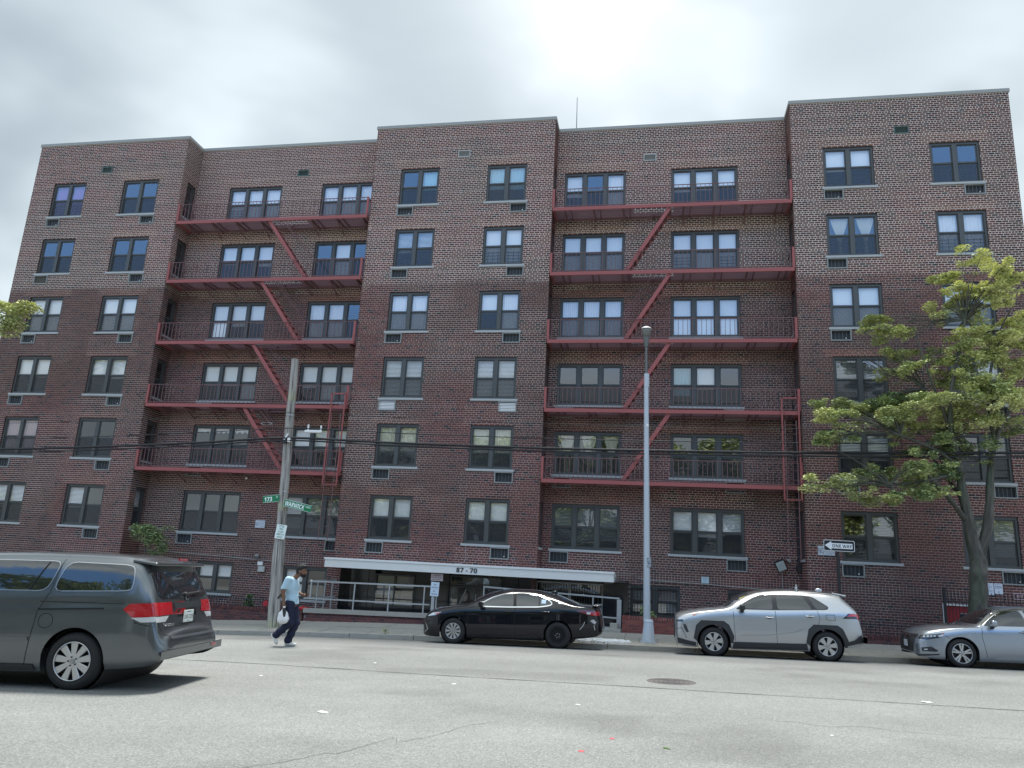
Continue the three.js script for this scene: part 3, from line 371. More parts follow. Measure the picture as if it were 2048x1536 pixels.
// ---------------------------------------------------------------- fire escapes
function fireEscape(x0, x1, dir, label) {
  const F = thing('fire_escape', label, 'fire escape', x0, 0, ZR), red = M([0.35, 0.098, 0.092], 0.6), thin = M([0.2, 0.1, 0.1], 0.6), W = x1 - x0, Dp = 1.05;
  const tops = [5.28, 7.82, 10.4, 13.05, 15.7], stairTop = dir > 0 ? 4.25 : 4.42, stairBot = dir > 0 ? 6.12 : 2.84, hole = dir > 0 ? [stairTop - 0.15, stairTop + 1.5] : [stairTop - 1.35, stairTop + 0.15];
  tops.forEach((y, k) => {
    const p = group('platform', F, 0, y, 0);
    mesh('front_beam', box(W, 0.135, 0.05, W / 2, -0.0675, Dp), red, p); mesh('wall_beam', box(W, 0.09, 0.04, W / 2, -0.06, 0.06), thin, p);
    mesh('end_beam', box(0.05, 0.12, Dp - 0.1, 0.03, -0.06, Dp / 2), red, p); mesh('end_beam', box(0.05, 0.12, Dp - 0.1, W - 0.03, -0.06, Dp / 2), red, p);
    const n = 17, holed = k > 0;
    for (let i = 0; i < n; i++) { const z = 0.1 + i * (Dp - 0.16) / (n - 1); if (holed && z > 0.42) { mesh('slat', cached('sl' + (hole[0]).toFixed(2), () => box(hole[0] - 0.06, 0.014, 0.024)), thin, p).position.set(0.05 + (hole[0] - 0.06) / 2, -0.02, z); mesh('slat', cached('sr' + (W - hole[1]).toFixed(2), () => box(W - hole[1] - 0.06, 0.014, 0.024)), thin, p).position.set(hole[1] + (W - hole[1] - 0.06) / 2, -0.02, z); } else mesh('slat', cached('sf' + W, () => box(W - 0.12, 0.014, 0.024)), thin, p).position.set(W / 2, -0.02, z); }
    for (let x = 0.45; x < W - 0.2; x += 1.12) { if (holed && x > hole[0] && x < hole[1]) { mesh('bracket', box(0.05, 0.06, 0.38, x, -0.065, 0.22), thin, p); continue; } mesh('bracket', merge([box(0.05, 0.075, Dp - 0.05, x, -0.072, Dp / 2), beam(V(x, -0.11, Dp - 0.2), V(x, -0.42, 0.03), 0.035, 0.035)]), thin, p); mesh('bracket', box(0.03, 0.06, Dp - 0.06, x + 0.24, -0.065, Dp / 2), thin, p); }
    // railing
    for (const x of [0.02, W - 0.02]) mesh('corner_post', box(0.085, 0.78, 0.06, x, 0.39, Dp), red, p);
    mesh('top_rail', box(W, 0.022, 0.03, W / 2, 0.765, Dp), thin, p); mesh('top_rail', box(0.03, 0.022, Dp, 0.02, 0.766, Dp / 2), thin, p); mesh('top_rail', box(0.03, 0.022, Dp, W - 0.02, 0.766, Dp / 2), thin, p);
    mesh('lower_rail', box(W, 0.02, 0.025, W / 2, 0.05, Dp), thin, p);
    for (let x = 0.16; x < W - 0.08; x += 0.163) mesh('baluster', cached('bal', () => box(0.017, 0.71, 0.017, 0, 0.405, 0)), thin, p).position.set(x, 0, Dp);
    mesh('end_railing', merge([0.2, 0.4, 0.6, 0.8].flatMap(z => [0.02, W - 0.02].map(x => box(0.013, 0.71, 0.013, x, 0.405, z)))), thin, p);
    mesh('knee_brace', merge([beam(V(W - 0.03, 0.06, Dp - 0.25), V(W - 0.03, 0.3, Dp - 0.02), 0.02, 0.02), beam(V(0.03, 0.06, Dp - 0.25), V(0.03, 0.3, Dp - 0.02), 0.02, 0.02)]), red, p);
    mesh('pot_holder', box(1.1, 0.04, 0.02, W * 0.63, -0.12, 0.3), thin, p);
  });
  for (let k = 4; k > 0; k--) {
    const s = group('stair', F), yt = tops[k] - 0.12, yb = tops[k - 1] + 0.02, a = V(stairTop, yt, Dp - 0.06), b = V(stairBot, yb, Dp - 0.06), back = V(0, 0, -0.52);
    mesh('stringer', beam(a, b, 0.035, 0.135), red, s); mesh('stringer', beam(a.clone().add(back), b.clone().add(back), 0.035, 0.12), red, s);
    for (let i = 0; i < 10; i++) { const t = (i + 0.5) / 10; mesh('tread', cached('tread', () => box(0.19, 0.022, 0.5)), thin, s).position.set(mix(a.x, b.x, t) - Math.sign(b.x - a.x) * 0.03, mix(a.y, b.y, t) + 0.03, Dp - 0.32); }
    for (const z of [Dp - 0.06, Dp - 0.58]) { const off = V(Math.sign(b.x - a.x) * 0.52, 0.42, z - Dp + 0.06); mesh('handrail', rod(a.clone().add(off).add(V(0, -0.35, 0)), b.clone().add(off).add(V(-Math.sign(b.x - a.x) * 0.32, 0.42, 0)), 0.011, 0.011, 5), thin, s); }
    mesh('brace', beam(V(mix(a.x, b.x, 0.36), mix(a.y, b.y, 0.36), Dp - 0.06), V(mix(a.x, b.x, 0.36) + Math.sign(b.x - a.x) * 0.62, mix(a.y, b.y, 0.36) + 0.34, Dp - 0.1), 0.014, 0.014), thin, s);
  }
  { // gooseneck guide and drop ladder at one end
    const l = group('drop_ladder', F), lx0 = W - 0.6, lx1 = W - 0.06, z = Dp + 0.09;
    for (const x of [lx0, lx1]) mesh('guide_rail', box(0.05, 3.5, 0.035, x, 6.53, z), red, l);
    mesh('guide_head', box(lx1 - lx0, 0.05, 0.035, (lx0 + lx1) / 2, 8.255, z), red, l); mesh('guide_foot', box(lx1 - lx0, 0.05, 0.035, (lx0 + lx1) / 2, 4.81, z), red, l);
    mesh('guide_stay', merge([beam(V(lx0, 7.2, z), V(lx0, 7.2, Dp), 0.025, 0.025), beam(V(lx1, 5.35, z), V(lx1, 5.35, Dp), 0.025, 0.025)]), red, l);
    for (const x of [lx0 + 0.08, lx1 - 0.1]) mesh('ladder_rail', box(0.025, 4.65, 0.02, x, 5.15, z + 0.03), thin, l);
    for (let y = 2.98; y < 7.5; y += 0.31) mesh('rung', cached('rung', () => rod(V(-0.18, 0, 0), V(0.18, 0, 0), 0.009, 0.009, 5)), thin, l).position.set((lx0 + lx1 - 0.02) / 2, y, z + 0.03);
  }
  return F;
}
fireEscape(-9.75, -1.24, 1, 'red iron fire escape with stairs descending to the right, behind the wooden utility pole');
fireEscape(6.3, 15.06, -1, 'red iron fire escape with stairs descending to the left, behind the steel street lamp');
// ---------------------------------------------------------------- low brick walls, railings, fences by the building
const wallBrick = [[0.12, 0.045, 0.042], [0.095, 0.04, 0.04], [0.075, 0.035, 0.036], [0.14, 0.052, 0.045]], redBrick = [[0.24, 0.07, 0.055], [0.2, 0.06, 0.05], [0.17, 0.055, 0.048], [0.27, 0.085, 0.065]];
function brickPlanter(x0, x1, z, top, base, tones, label, o = {}) {
  const P = thing('brick_planter_wall', label, 'planter wall', x0, 0, z), L = x1 - x0, ms = tones.map(c => M(c, 0.9)), rows = Math.max(2, Math.round((top - base) / CO)), rowlock = o.cap ? 0 : 1, topY = top - rowlock * 0.1;
  mesh('mortar_core', bx(0.01, L - 0.01, base - 0.25, topY - 0.01, -0.19, -0.008), M([0.2, 0.17, 0.165], 0.95), P);
  let seed = Math.round(x0 * 100);
  const full = cached('pb', () => rbox(BP - 0.011, CO - 0.011, 0.09, 0.004, 0, 0, -0.045, 1));
  for (let r = 0; r < rows; r++) for (let u = r & 1 ? -BP / 2 : 0; u < L; u += BP) { const a = Math.max(u, 0), b = Math.min(u + BP, L); if (b - a < 0.05) continue; const m = mesh('brick', full, ms[Math.floor(hash3(seed++, r, 2) * 4)], P); m.position.set((a + b) / 2, topY - CO * (r + 0.5), 0.002 * (hash3(seed, 1, 9) - 0.5)); if (b - a < BP - 0.01) m.scale.x = (b - a) / BP; }
  if (rowlock) for (let u = 0; u < L - 0.03; u += CO) mesh('brick', cached('rl', () => rbox(CO - 0.012, 0.1, 0.2, 0.005, CO / 2, 0.05, -0.095, 1)), ms[Math.floor(hash3(seed++, 7, 2) * 4)], P).position.set(u, topY, 0);
  if (o.soil !== false) mesh('soil', bx(0.05, L - 0.05, topY - 0.3, topY - 0.06, -1.05 + (o.depth ?? 0), -0.2), M([0.05, 0.04, 0.03], 1), P);
  return P;
}
brickPlanter(-9.6, -1.7, 1.0, 0.36, -0.28, wallBrick, 'low dark brick planter wall with iron fence, behind the wooden utility pole');
brickPlanter(9.24, 11.9, 1.06, 0.86, 0.3, redBrick, 'low bright red brick planter wall behind the street lamp');
brickPlanter(15.6, 22.4, 1.2, 0.74, 0.42, wallBrick, 'low dark brick planter wall under the fence beside the forked tree');
{ // ramp in front of the entrance
  const R = thing('entrance_ramp', 'concrete capped brick entrance ramp below the white canopy', 'ramp', -1.66, 0, 1.0);
  mesh('ramp_deck', bx(0, 4.6, -0.2, 0.30, -1.02, -0.1), concreteM, R);
  const cap = mesh('coping_slab', rbox(4.6, 0.15, 0.34, 0.012, 2.3, 0, -0.1), concreteM, R); cap.position.y = 0.37; cap.rotation.z = 0.019;
  const ms = wallBrick.map(c => M(c.map(v => v * 1.25), 0.9)); mesh('mortar_core', bx(0.02, 4.56, -0.3, 0.3, -0.2, -0.008), M([0.2, 0.17, 0.165], 0.95), R);
  for (let r = 0; r < 6; r++) for (let u = r & 1 ? 0.1 : 0; u < 4.45; u += BP) mesh('brick', cached('pb', () => rbox(BP - 0.011, CO - 0.011, 0.09, 0.004, 0, 0, -0.045, 1)), ms[Math.floor(hash3(r, Math.round(u * 50), 6) * 4)], R).position.set(u + BP / 2, 0.29 - CO * (r + 0.5) + u * 0.018, 0);
  const step = thing('entrance_step', 'worn concrete step beside the bright red planter wall', 'step', 6.2, 0, 1.0); mesh('tread', rbox(3.0, 0.3, 0.5, 0.015, 1.5, 0.28, -0.2), concreteM, step); mesh('kerb_block', rbox(0.25, 0.2, 0.3, 0.015, 2.78, 0.5, -0.15), concreteM, step);
}
const galv = M([0.5, 0.51, 0.51], 0.42, 0.55), iron = M([0.02, 0.02, 0.024], 0.5);
{ const R = thing('ramp_railing', 'pale metal pipe railing on the entrance ramp with a return toward the building', 'railing', 0, 0, 1.0);
  const y = x => 1.36 + (x + 1.47) * 0.0115, ym = x => 0.78 + (x + 1.47) * 0.008, yb = x => 0.46 + (x + 1.47) * 0.01;
  mesh('top_rail', beam(V(-1.5, y(-1.5), 0), V(2.86, y(2.86), 0), 0.055, 0.05), galv, R); mesh('middle_rail', beam(V(-1.7, ym(-1.7), 0), V(2.82, ym(2.82), 0), 0.05, 0.045), galv, R);
  for (const x of [0.12, 1.37, 2.61]) { mesh('post', bx(x - 0.02, x + 0.02, yb(x) - 0.05, ym(x) - 0.024, -0.02, 0.02), galv, R); mesh('post', bx(x - 0.02, x + 0.02, ym(x) + 0.024, y(x) - 0.026, -0.02, 0.02), galv, R); }
  mesh('post', bx(-1.5, -1.455, ym(-1.5) + 0.024, y(-1.5) - 0.026, -0.022, 0.022), galv, R); mesh('end_cap', new THREE.SphereGeometry(0.04, 10, 8).translate(-1.49, y(-1.5) + 0.01, 0), mat.white, R);
  mesh('return_rail', beam(V(-1.48, y(-1.5), -0.03), V(-0.95, 1.42, -0.9), 0.045, 0.05), galv, R); mesh('return_rail', beam(V(-1.6, 0.79, -0.03), V(-0.95, 0.84, -0.9), 0.045, 0.045), galv, R);
  for (const t of [0.25, 0.55, 0.85]) { const x = mix(-1.48, -0.95, t), z = mix(-0.03, -0.9, t); mesh('post', bx(x - 0.018, x + 0.018, 0.3, mix(y(-1.5), 1.42, t) - 0.03, z - 0.018, z + 0.018), galv, R); }
  const S = thing('step_railing', 'pale metal railing at the entrance step beside the red planter wall', 'railing', 0, 0, 0.8);
  const ty = x => 1.46 - (x - 6.24) * 0.031; mesh('top_rail', beam(V(4.6, 1.5, 0), V(9.15, ty(9.15), 0), 0.055, 0.05), galv, S); mesh('middle_rail', beam(V(6.3, 0.84, 0), V(9.12, 0.75, 0), 0.05, 0.045), galv, S);
  for (const x of [4.62, 5.4, 6.6, 8.28]) mesh('post', bx(x - 0.02, x + 0.02, 0.4, ty(x) - 0.03, -0.02, 0.02), galv, S);
  mesh('end_post', bx(9.06, 9.2, 0.42, ty(9.15) - 0.035, -0.06, 0.03), galv, S); mesh('bottom_rail', beam(V(7.6, 0.46, 0), V(9.05, 0.45, 0), 0.04, 0.04), galv, S);
}
function fence(x0, x1, z, y0, y1, step, label, o = {}) {
  const F = thing('iron_fence', label, 'fence', x0, 0, z), L = x1 - x0, sl = o.slope ?? 0;
  for (let x = 0; x <= L; x += step) { const m = mesh('picket', cached('pk' + (y1 - y0).toFixed(2), () => merge([box(0.016, y1 - y0, 0.016, 0, (y1 - y0) / 2, 0), new THREE.ConeGeometry(0.018, 0.07, 4).translate(0, y1 - y0 + 0.035, 0)])), iron, F); m.position.set(x, y0 + sl * x, 0); }
  for (const h of [0.22, 0.86]) mesh('rail', beam(V(0, mix(y0, y1, h), 0), V(L, mix(y0, y1, h) + sl * L, 0), 0.018, 0.03), iron, F);
  for (const x of o.posts ?? []) mesh('post', box(0.07, y1 - y0 + 0.25, 0.07, x, (y0 + y1) / 2 + 0.05, 0), iron, F);
  return F;
}
fence(-9.5, -1.9, 0.82, 0.2, 0.62, 0.105, 'short black iron picket fence on the planter wall behind the wooden utility pole', { slope: 0.008 });
fence(15.7, 18.6, 1.02, 0.6, 1.12, 0.125, 'low black iron picket fence on the planter wall beside the silver hatchback');
fence(18.85, 19.85, 0.95, 0.5, 2.08, 0.1, 'tall black iron gate in front of the red service door', { posts: [0, 1.02] });
fence(20.05, 22.4, 0.95, 0.6, 2.1, 0.11, 'tall black iron fence behind the forked tree trunk', { posts: [1.15] });
// ---------------------------------------------------------------- poles, lamps, signs
{ // wooden utility pole
  const N = 256, wood = dataTex(128, 512, (i, j) => { const g = fbm(i / 5, j / 150, 3, 5), w = fbm(i / 22 + 5, j / 60, 8, 4), k = 0.35 + 1.1 * g - 0.5 * sstep(0.55, 0.75, fbm(i / 3, j / 90, 5, 3)), d = sstep(0.15, 0.0, j / 512) ; const v = clamp(0.42 * k * (0.8 + 0.4 * w), 0.01, 1); return [toS(v), toS(v * mix(0.93, 1.0, d)), toS(v * mix(0.84, 0.7, d))]; });
  const P = thing('utility_pole', 'leaning weathered grey wooden utility pole at the kerb', 'utility pole', -1.72, walkY(-1.7, 3.0) - 0.05, 3.0);
  const g = taper([V(0, 0, 0), V(-0.03, 0.6, 0), V(-0.14, 3, -0.02), V(-0.28, 6, -0.03), V(-0.39, 8.93, -0.04)], [0.195, 0.175, 0.152, 0.138, 0.125], 16, 4); { const uv = g.attributes.uv; for (let i = 0; i < uv.count; i++) uv.setXY(i, uv.getY(i) * 1.0, uv.getX(i) * 2.4); }
  mesh('pole_shaft', g, new THREE.MeshStandardMaterial({ map: wood, bumpMap: wood, bumpScale: 0.012, roughness: 0.95 }), P);
  mesh('pole_top', new THREE.CylinderGeometry(0.13, 0.135, 0.03, 16).translate(-0.39, 8.94, -0.04), M([0.3, 0.28, 0.24], 0.95), P);
  for (const [y, dx] of [[4.1, -0.19], [3.86, -0.18], [4.36, -0.2], [6.95, -0.31]]) mesh('steel_band', new THREE.CylinderGeometry(0.168 - y * 0.003, 0.168 - y * 0.003, 0.035, 16, 1, true).translate(dx, y, -0.02), galv, P);
  mesh('cable_clamp', merge([box(0.1, 0.14, 0.12, -0.15, 6.08, 0.13), beam(V(-0.35, 6.05, 0.16), V(-0.2, 6.3, 0.17), 0.03, 0.05)]), mat.white, P);
  mesh('cable_clamp', box(0.14, 0.12, 0.1, -0.3, 6.02, 0.15), mat.black, P);
  mesh('broken_splinter', taper([V(0.1, 0.95, 0.1), V(0.24, 1.15, 0.08), V(0.3, 1.32, 0.05)], [0.04, 0.025, 0.008], 6, 2), M([0.09, 0.07, 0.05], 1), P);
}
function board(name, label, cat, w, h, draw, pos, rot, o = {}) {   // a flat printed sign: backing plate and printed face
  const T = thing(name, label, cat, ...pos); T.rotation.set(...rot, 'YXZ'); mesh('plate', rbox(w, h, 0.012, 0.004, 0, 0, 0, 1), o.back ?? M([0.4, 0.4, 0.4], 0.5, 0.5), T);
  const s = 400 / Math.max(w, h); mesh('printed_face', new THREE.PlaneGeometry(w - 0.006, h - 0.006), printed(Math.round(w * s), Math.round(h * s), draw, o.rough ?? 0.5), T).position.z = 0.009; return T;
}
const txt = (x, s, size, px, py, col, o = {}) => { x.fillStyle = col; x.font = (o.w ?? 'bold') + ' ' + size + 'px sans-serif'; x.textAlign = o.a ?? 'center'; x.textBaseline = 'middle'; x.save(); x.translate(px, py); x.scale(o.sx ?? 1, 1); x.fillText(s, 0, 0); x.restore(); };
{ const y0 = walkY(-1.7, 3);
  board('street_name_sign', 'green street name sign reading 173 ST on the utility pole', 'street sign', 0.64, 0.235, (x, w, h) => { x.fillStyle = '#0b7a4b'; x.fillRect(0, 0, w, h); txt(x, '173', 128, w * 0.33, h * 0.54, '#ffffff', { sx: 0.92 }); txt(x, 'ST', 56, w * 0.85, h * 0.32, '#e8f0ea', { sx: 0.85 }); x.fillStyle = '#e8f2ea'; x.fillRect(0, h - 7, w, 5); x.fillRect(0, 2, w, 4); }, [-2.27, 3.97, 3.12], [0, -0.12, 0.11]);
  board('street_name_sign', 'green street name sign reading WARWICK CRES on the utility pole', 'street sign', 0.9, 0.235, (x, w, h) => { x.fillStyle = '#0b7a4b'; x.fillRect(0, 0, w, h); txt(x, 'WARWICK', 92, w * 0.385, h * 0.54, '#ffffff', { sx: 0.64 }); txt(x, 'CRES', 36, w * 0.87, h * 0.36, '#e8f0ea', { sx: 0.85 }); x.fillStyle = '#e8f2ea'; x.fillRect(0, 2, w, 4); x.fillRect(0, h - 6, w, 4); }, [-1.22, 3.76, 3.28], [0, 0.3, -0.19]);
  board('poster', 'upside down white poster with green lettering nailed on the utility pole', 'poster', 0.34, 0.46, (x, w, h) => { x.fillStyle = '#e9f2ec'; x.fillRect(0, 0, w, h); x.translate(w, h); x.rotate(Math.PI); ['CASH', '4 CARS', '(917)', '436', '8323'].forEach((s, i) => txt(x, s, 74, w / 2, h * (0.12 + i * 0.19), '#17694d', { sx: 0.9 })); }, [-1.745, 2.91, 3.205], [0, 0.15, -0.1], { rough: 0.85 });
}
{ // steel street lamp
  const y0 = walkY(10.08, 3.1), P = thing('street_lamp', 'tall pale steel street lamp on a square flared base', 'street lamp', 10.09, y0, 3.1), steel = M([0.52, 0.56, 0.6], 0.5, 0.2), dark = M([0.16, 0.165, 0.16], 0.55, 0.3);
  mesh('shaft', new THREE.CylinderGeometry(0.072, 0.105, 7.4, 8, 1).translate(-0.04, 4.25, 0).applyMatrix4(new THREE.Matrix4().makeShear(0, 0, -0.012, 0, 0, 0)), steel, P);
  mesh('base', (() => { const g = new THREE.CylinderGeometry(0.185, 0.27, 0.56, 4, 1).rotateY(Math.PI / 4); return merge([g.translate(0, 0.29, 0), new THREE.CylinderGeometry(0.16, 0.2, 0.06, 4).rotateY(Math.PI / 4).translate(0, 0.6, 0), box(0.46, 0.05, 0.46, 0, 0.0, 0)]); })(), steel, P);
  for (const [a, b] of [[-1, -1], [1, -1], [-1, 1], [1, 1]]) mesh('anchor_bolt', cyl(0.018, 0.018, 0.1, a * 0.26, 0.03, b * 0.22, 6), galv, P);
  mesh('upper_pole', rod(V(-0.13, 7.5, 0), V(-0.15, 9.05, 0), 0.045, 0.04, 10), dark, P); mesh('collar', cyl(0.085, 0.085, 0.42, -0.125, 7.85, 0, 10), steel, P);
  mesh('neck', cyl(0.06, 0.11, 0.32, -0.15, 9.12, 0, 12), dark, P);
  mesh('lantern', new THREE.LatheGeometry([[0, 0], [0.085, 0], [0.12, 0.1], [0.15, 0.2], [0.155, 0.28], [0, 0.28]].map(p => new THREE.Vector2(...p)), 16).translate(-0.15, 9.27, 0), M([0.19, 0.19, 0.17], 0.5, 0.2), P);
  mesh('cap', new THREE.LatheGeometry([[0.165, 0], [0.15, 0.03], [0.09, 0.07], [0, 0.085]].map(p => new THREE.Vector2(...p)), 16).translate(-0.15, 9.551, 0), M([0.62, 0.62, 0.6], 0.5), P);
  mesh('sticker', new THREE.CylinderGeometry(0.108, 0.108, 0.26, 10, 1, true, -0.6, 1.5).translate(-0.02, 2.25, 0), printed(96, 128, (x, w, h) => { x.fillStyle = '#8d979e'; x.fillRect(0, 0, w, h); const r = rng(3); for (let i = 0; i < 40; i++) { x.fillStyle = ['#d9dadc', '#5c5f66', '#b9787a', '#3d4a62'][Math.floor(r() * 4)]; x.fillRect(r() * w, r() * h, 4 + r() * 18, 2 + r() * 9); } }), P);
  mesh('number_tag', box(0.07, 0.09, 0.004, -0.09, 6.4, 0.088), mat.white, P);
}
{ const y0 = walkY(15.38, 3.3), P = thing('sign_post', 'black square post carrying the one way sign', 'sign post', 15.38, y0, 3.3); mesh('post', box(0.075, 3.1, 0.06, 0, 1.45, -0.04), mat.black, P);
  board('one_way_sign', 'black and white ONE WAY arrow sign on a black post', 'road sign', 0.84, 0.31, (x, w, h) => { x.fillStyle = '#e9ebea'; x.beginPath(); x.roundRect ? x.roundRect(0, 0, w, h, 22) : x.rect(0, 0, w, h); x.fill(); x.fillStyle = '#14161a'; x.beginPath(); x.roundRect ? x.roundRect(6, 6, w - 12, h - 12, 18) : x.rect(6, 6, w - 12, h - 12); x.fill(); x.fillStyle = '#e9ebea'; x.beginPath(); x.moveTo(14, h * 0.5); x.lineTo(w * 0.25, h * 0.1); x.lineTo(w * 0.25, h * 0.27); x.lineTo(w * 0.93, h * 0.27); x.lineTo(w * 0.93, h * 0.76); x.lineTo(w * 0.25, h * 0.76); x.lineTo(w * 0.25, h * 0.92); x.closePath(); x.fill(); txt(x, 'ONE WAY', 62, w * 0.595, h * 0.53, '#111318', { sx: 0.92 }); }, [15.41, 3.23, 3.31], [0, 0.02, -0.012]); }
{ const P = thing('sign_post', 'short pale steel post under the small parking sign in front of the entrance', 'sign post', 3.0, 0, 1.25); mesh('post', box(0.1, 1.1, 0.06, 0, 0.62, 0), galv, P); mesh('rear_post', box(0.04, 1.0, 0.04, 0.1, 0.62, -0.05), galv, P);
  board('parking_sign', 'small white NO PARKING plate on a short steel post before the entrance', 'sign', 0.29, 0.46, (x, w, h) => { x.fillStyle = '#cfdbe8'; x.fillRect(0, 0, w, h); txt(x, 'NO', 54, w * 0.5, h * 0.18, '#3a4762'); txt(x, 'PARKING', 50, w * 0.5, h * 0.38, '#3a4762', { sx: 0.95 }); x.fillStyle = '#53607c'; x.fillRect(8, h * 0.5, w - 16, 5); txt(x, 'NO', 54, w * 0.46, h * 0.65, '#3a4762'); txt(x, 'IDLING', 50, w * 0.5, h * 0.85, '#3a4762', { sx: 0.95 }); }, [3.05, 1.34, 1.3], [0, 0, -0.03]); }
const noSign = (x, w, h) => { x.fillStyle = '#c9d0d8'; x.fillRect(0, 0, w, h); txt(x, 'NO', 190, w * 0.2, h * 0.52, '#525a70', { sx: 0.55, w: 'normal' }); ['DUMPING OR', 'LOITERING', 'TRESPASSING', 'ALLOWED'].forEach((s, i) => txt(x, s, 34, w * 0.69, h * (0.2 + i * 0.21), '#7a8496', { sx: 0.98 })); };
board('notice_sign', 'white wall notice starting with NO beside the wooden utility pole', 'sign', 0.41, 0.29, noSign, [-4.72, 3.32, ZR + 0.02], [0, 0, 0]);
board('notice_sign', 'white wall notice starting with NO behind the one way sign', 'sign', 0.52, 0.3, noSign, [15.7, 3.22, ZB + 0.02], [0, 0, 0]);
board('notice_sign', 'small pale plate fixed on the brick band above the basement windows', 'sign', 0.26, 0.22, (x, w, h) => { x.fillStyle = '#b8cbd2'; x.fillRect(0, 0, w, h); txt(x, 'NOTICE', 62, w / 2, h * 0.25, '#5e7482'); txt(x, 'CALL', 52, w / 2, h * 0.52, '#7b909c'); txt(x, 'OFFICE', 40, w / 2, h * 0.78, '#93a6b0'); }, [11.95, 2.1, ZR + 0.02], [0, 0, 0]);
board('notice_sign', 'white paper notice on the brick wall beside the forked tree trunk, lower of a pair', 'sign', 0.25, 0.36, (x, w, h) => { x.fillStyle = '#dfe4ee'; x.fillRect(0, 0, w, h); for (let i = 0; i < 6; i++) { x.fillStyle = '#8e99ad'; x.fillRect(20, 50 + i * 46, w * (0.5 + 0.3 * hash3(i, 1, 1)), 16); } }, [20.42, 2.28, ZB + 0.02], [0, 0, 0]);
board('notice_sign', 'white paper notice with a black mark beside the forked tree trunk', 'sign', 0.24, 0.32, (x, w, h) => { x.fillStyle = '#dfe4ee'; x.fillRect(0, 0, w, h); x.fillStyle = '#7f8aa0'; x.fillRect(20, 40, w - 60, 20); x.fillRect(20, 110, w - 40, 40); x.fillRect(20, 190, w - 70, 14); x.fillStyle = '#4a5264'; x.beginPath(); x.arc(w * 0.5, h * 0.8, 22, 0, 7); x.fill(); }, [20.68, 2.3, ZB + 0.02], [0, 0, 0]);
board('notice_sign', 'pale framed plate with red lettering on the brick wall above the iron fence', 'sign', 0.36, 0.2, (x, w, h) => { x.fillStyle = '#c3b2b4'; x.fillRect(0, 0, w, h); x.fillStyle = '#6a3c40'; x.fillRect(16, 22, w - 32, h - 50); txt(x, 'EXIT', 100, w / 2, h * 0.47, '#d8c8c8'); }, [21.26, 2.1, ZB + 0.02], [0, 0, 0]);
{ const F = thing('floodlight', 'square white faced floodlight tilted on the brick wall beside the downpipe', 'floodlight', 14.4, 2.7, ZR + 0.05); const h = group('lamp_head', F, 0, 0, 0.25); h.rotation.set(0.5, 0.1, 0.42); mesh('housing', rbox(0.34, 0.42, 0.08, 0.02), mat.black, h); mesh('lens', box(0.27, 0.34, 0.01, 0, 0, 0.046), M([0.62, 0.68, 0.66], 0.3), h); mesh('junction_box', new THREE.CylinderGeometry(0.06, 0.06, 0.06, 12).rotateX(Math.PI / 2).translate(0.3, 0.18, 0), M([0.5, 0.55, 0.53], 0.6), F); mesh('arm', beam(V(0.28, 0.17, 0.02), V(0.08, 0.1, 0.2), 0.025, 0.025), mat.black, F); }
{ const F = thing('security_camera', 'small white camera with two utility boxes on the wall left of the wooden pole', 'camera', -4.5, 2.05, ZR + 0.03); mesh('camera_head', new THREE.LatheGeometry([[0, 0], [0.05, 0.01], [0.09, 0.14], [0.06, 0.17], [0, 0.17]].map(p => new THREE.Vector2(...p)), 12).rotateX(0.5).translate(-0.12, -0.03, 0.06), mat.sleeve, F); mesh('upper_box', box(0.2, 0.14, 0.07, 0.02, -0.2, 0.04), mat.white, F); mesh('lower_box', box(0.26, 0.2, 0.08, 0.1, -0.4, 0.045), M([0.5, 0.52, 0.48], 0.6), F); }
{ const F = thing('wall_lamp', 'small round white lamp below the fire escape left of the wooden pole', 'lamp', -5.5, 5.05, ZR + 0.02); mesh('globe', new THREE.SphereGeometry(0.05, 10, 8).translate(0, 0, 0.1), mat.white, F); mesh('arm', rod(V(0, 0, 0), V(0, 0, 0.1), 0.012), mat.black, F); }
{ const S = thing('standpipe', 'red twin headed standpipe behind the low fence near the wooden pole', 'standpipe', -3.05, 0.2, 0.7), rd = M([0.42, 0.02, 0.03], 0.45); mesh('body', merge([new THREE.SphereGeometry(0.13, 12, 9).translate(0, 0.32, 0), cyl(0.07, 0.07, 0.3, 0, 0.14, 0)]), rd, S); for (const s of [-1, 1]) mesh('hose_inlet', merge([new THREE.CylinderGeometry(0.085, 0.085, 0.14, 12).rotateX(Math.PI / 2).translate(s * 0.12, 0.31, 0.1), new THREE.CylinderGeometry(0.1, 0.1, 0.03, 12).rotateX(Math.PI / 2).translate(s * 0.12, 0.31, 0.18)]), rd, S); }
{ const H = thing('red_valve_cover', 'low red valve cover on the planter wall right of the wooden pole', 'valve', -1.75, 0.37, 0.86); mesh('lid', rbox(0.44, 0.1, 0.2, 0.03, 0, 0.05, 0), M([0.45, 0.02, 0.03], 0.5), H); mesh('nut', cyl(0.04, 0.04, 0.06, 0, 0.12, 0, 6), M([0.45, 0.02, 0.03], 0.5), H); }
{ // manhole cover set in the asphalt
  const x = 10.55, z = 13.1, Mh = thing('manhole_cover', 'round dark iron manhole cover in the asphalt', 'manhole cover', x, roadY(x, z) + 0.004, z), ir = M([0.11, 0.1, 0.1], 0.75, 0.2); Mh.rotation.z = 0.0227;
  mesh('rim', new THREE.LatheGeometry([[0.36, -0.02], [0.36, 0.006], [0.4, 0.006], [0.4, -0.02]].map(p => new THREE.Vector2(...p)), 36), ir, Mh); mesh('lid', cyl(0.345, 0.345, 0.03, 0, -0.014, 0, 36), ir, Mh);
  for (let r = 0; r < 4; r++) mesh('raised_ring', new THREE.TorusGeometry(0.07 + r * 0.075, 0.008, 4, 36).rotateX(Math.PI / 2).translate(0, 0.002, 0), ir, Mh);
}
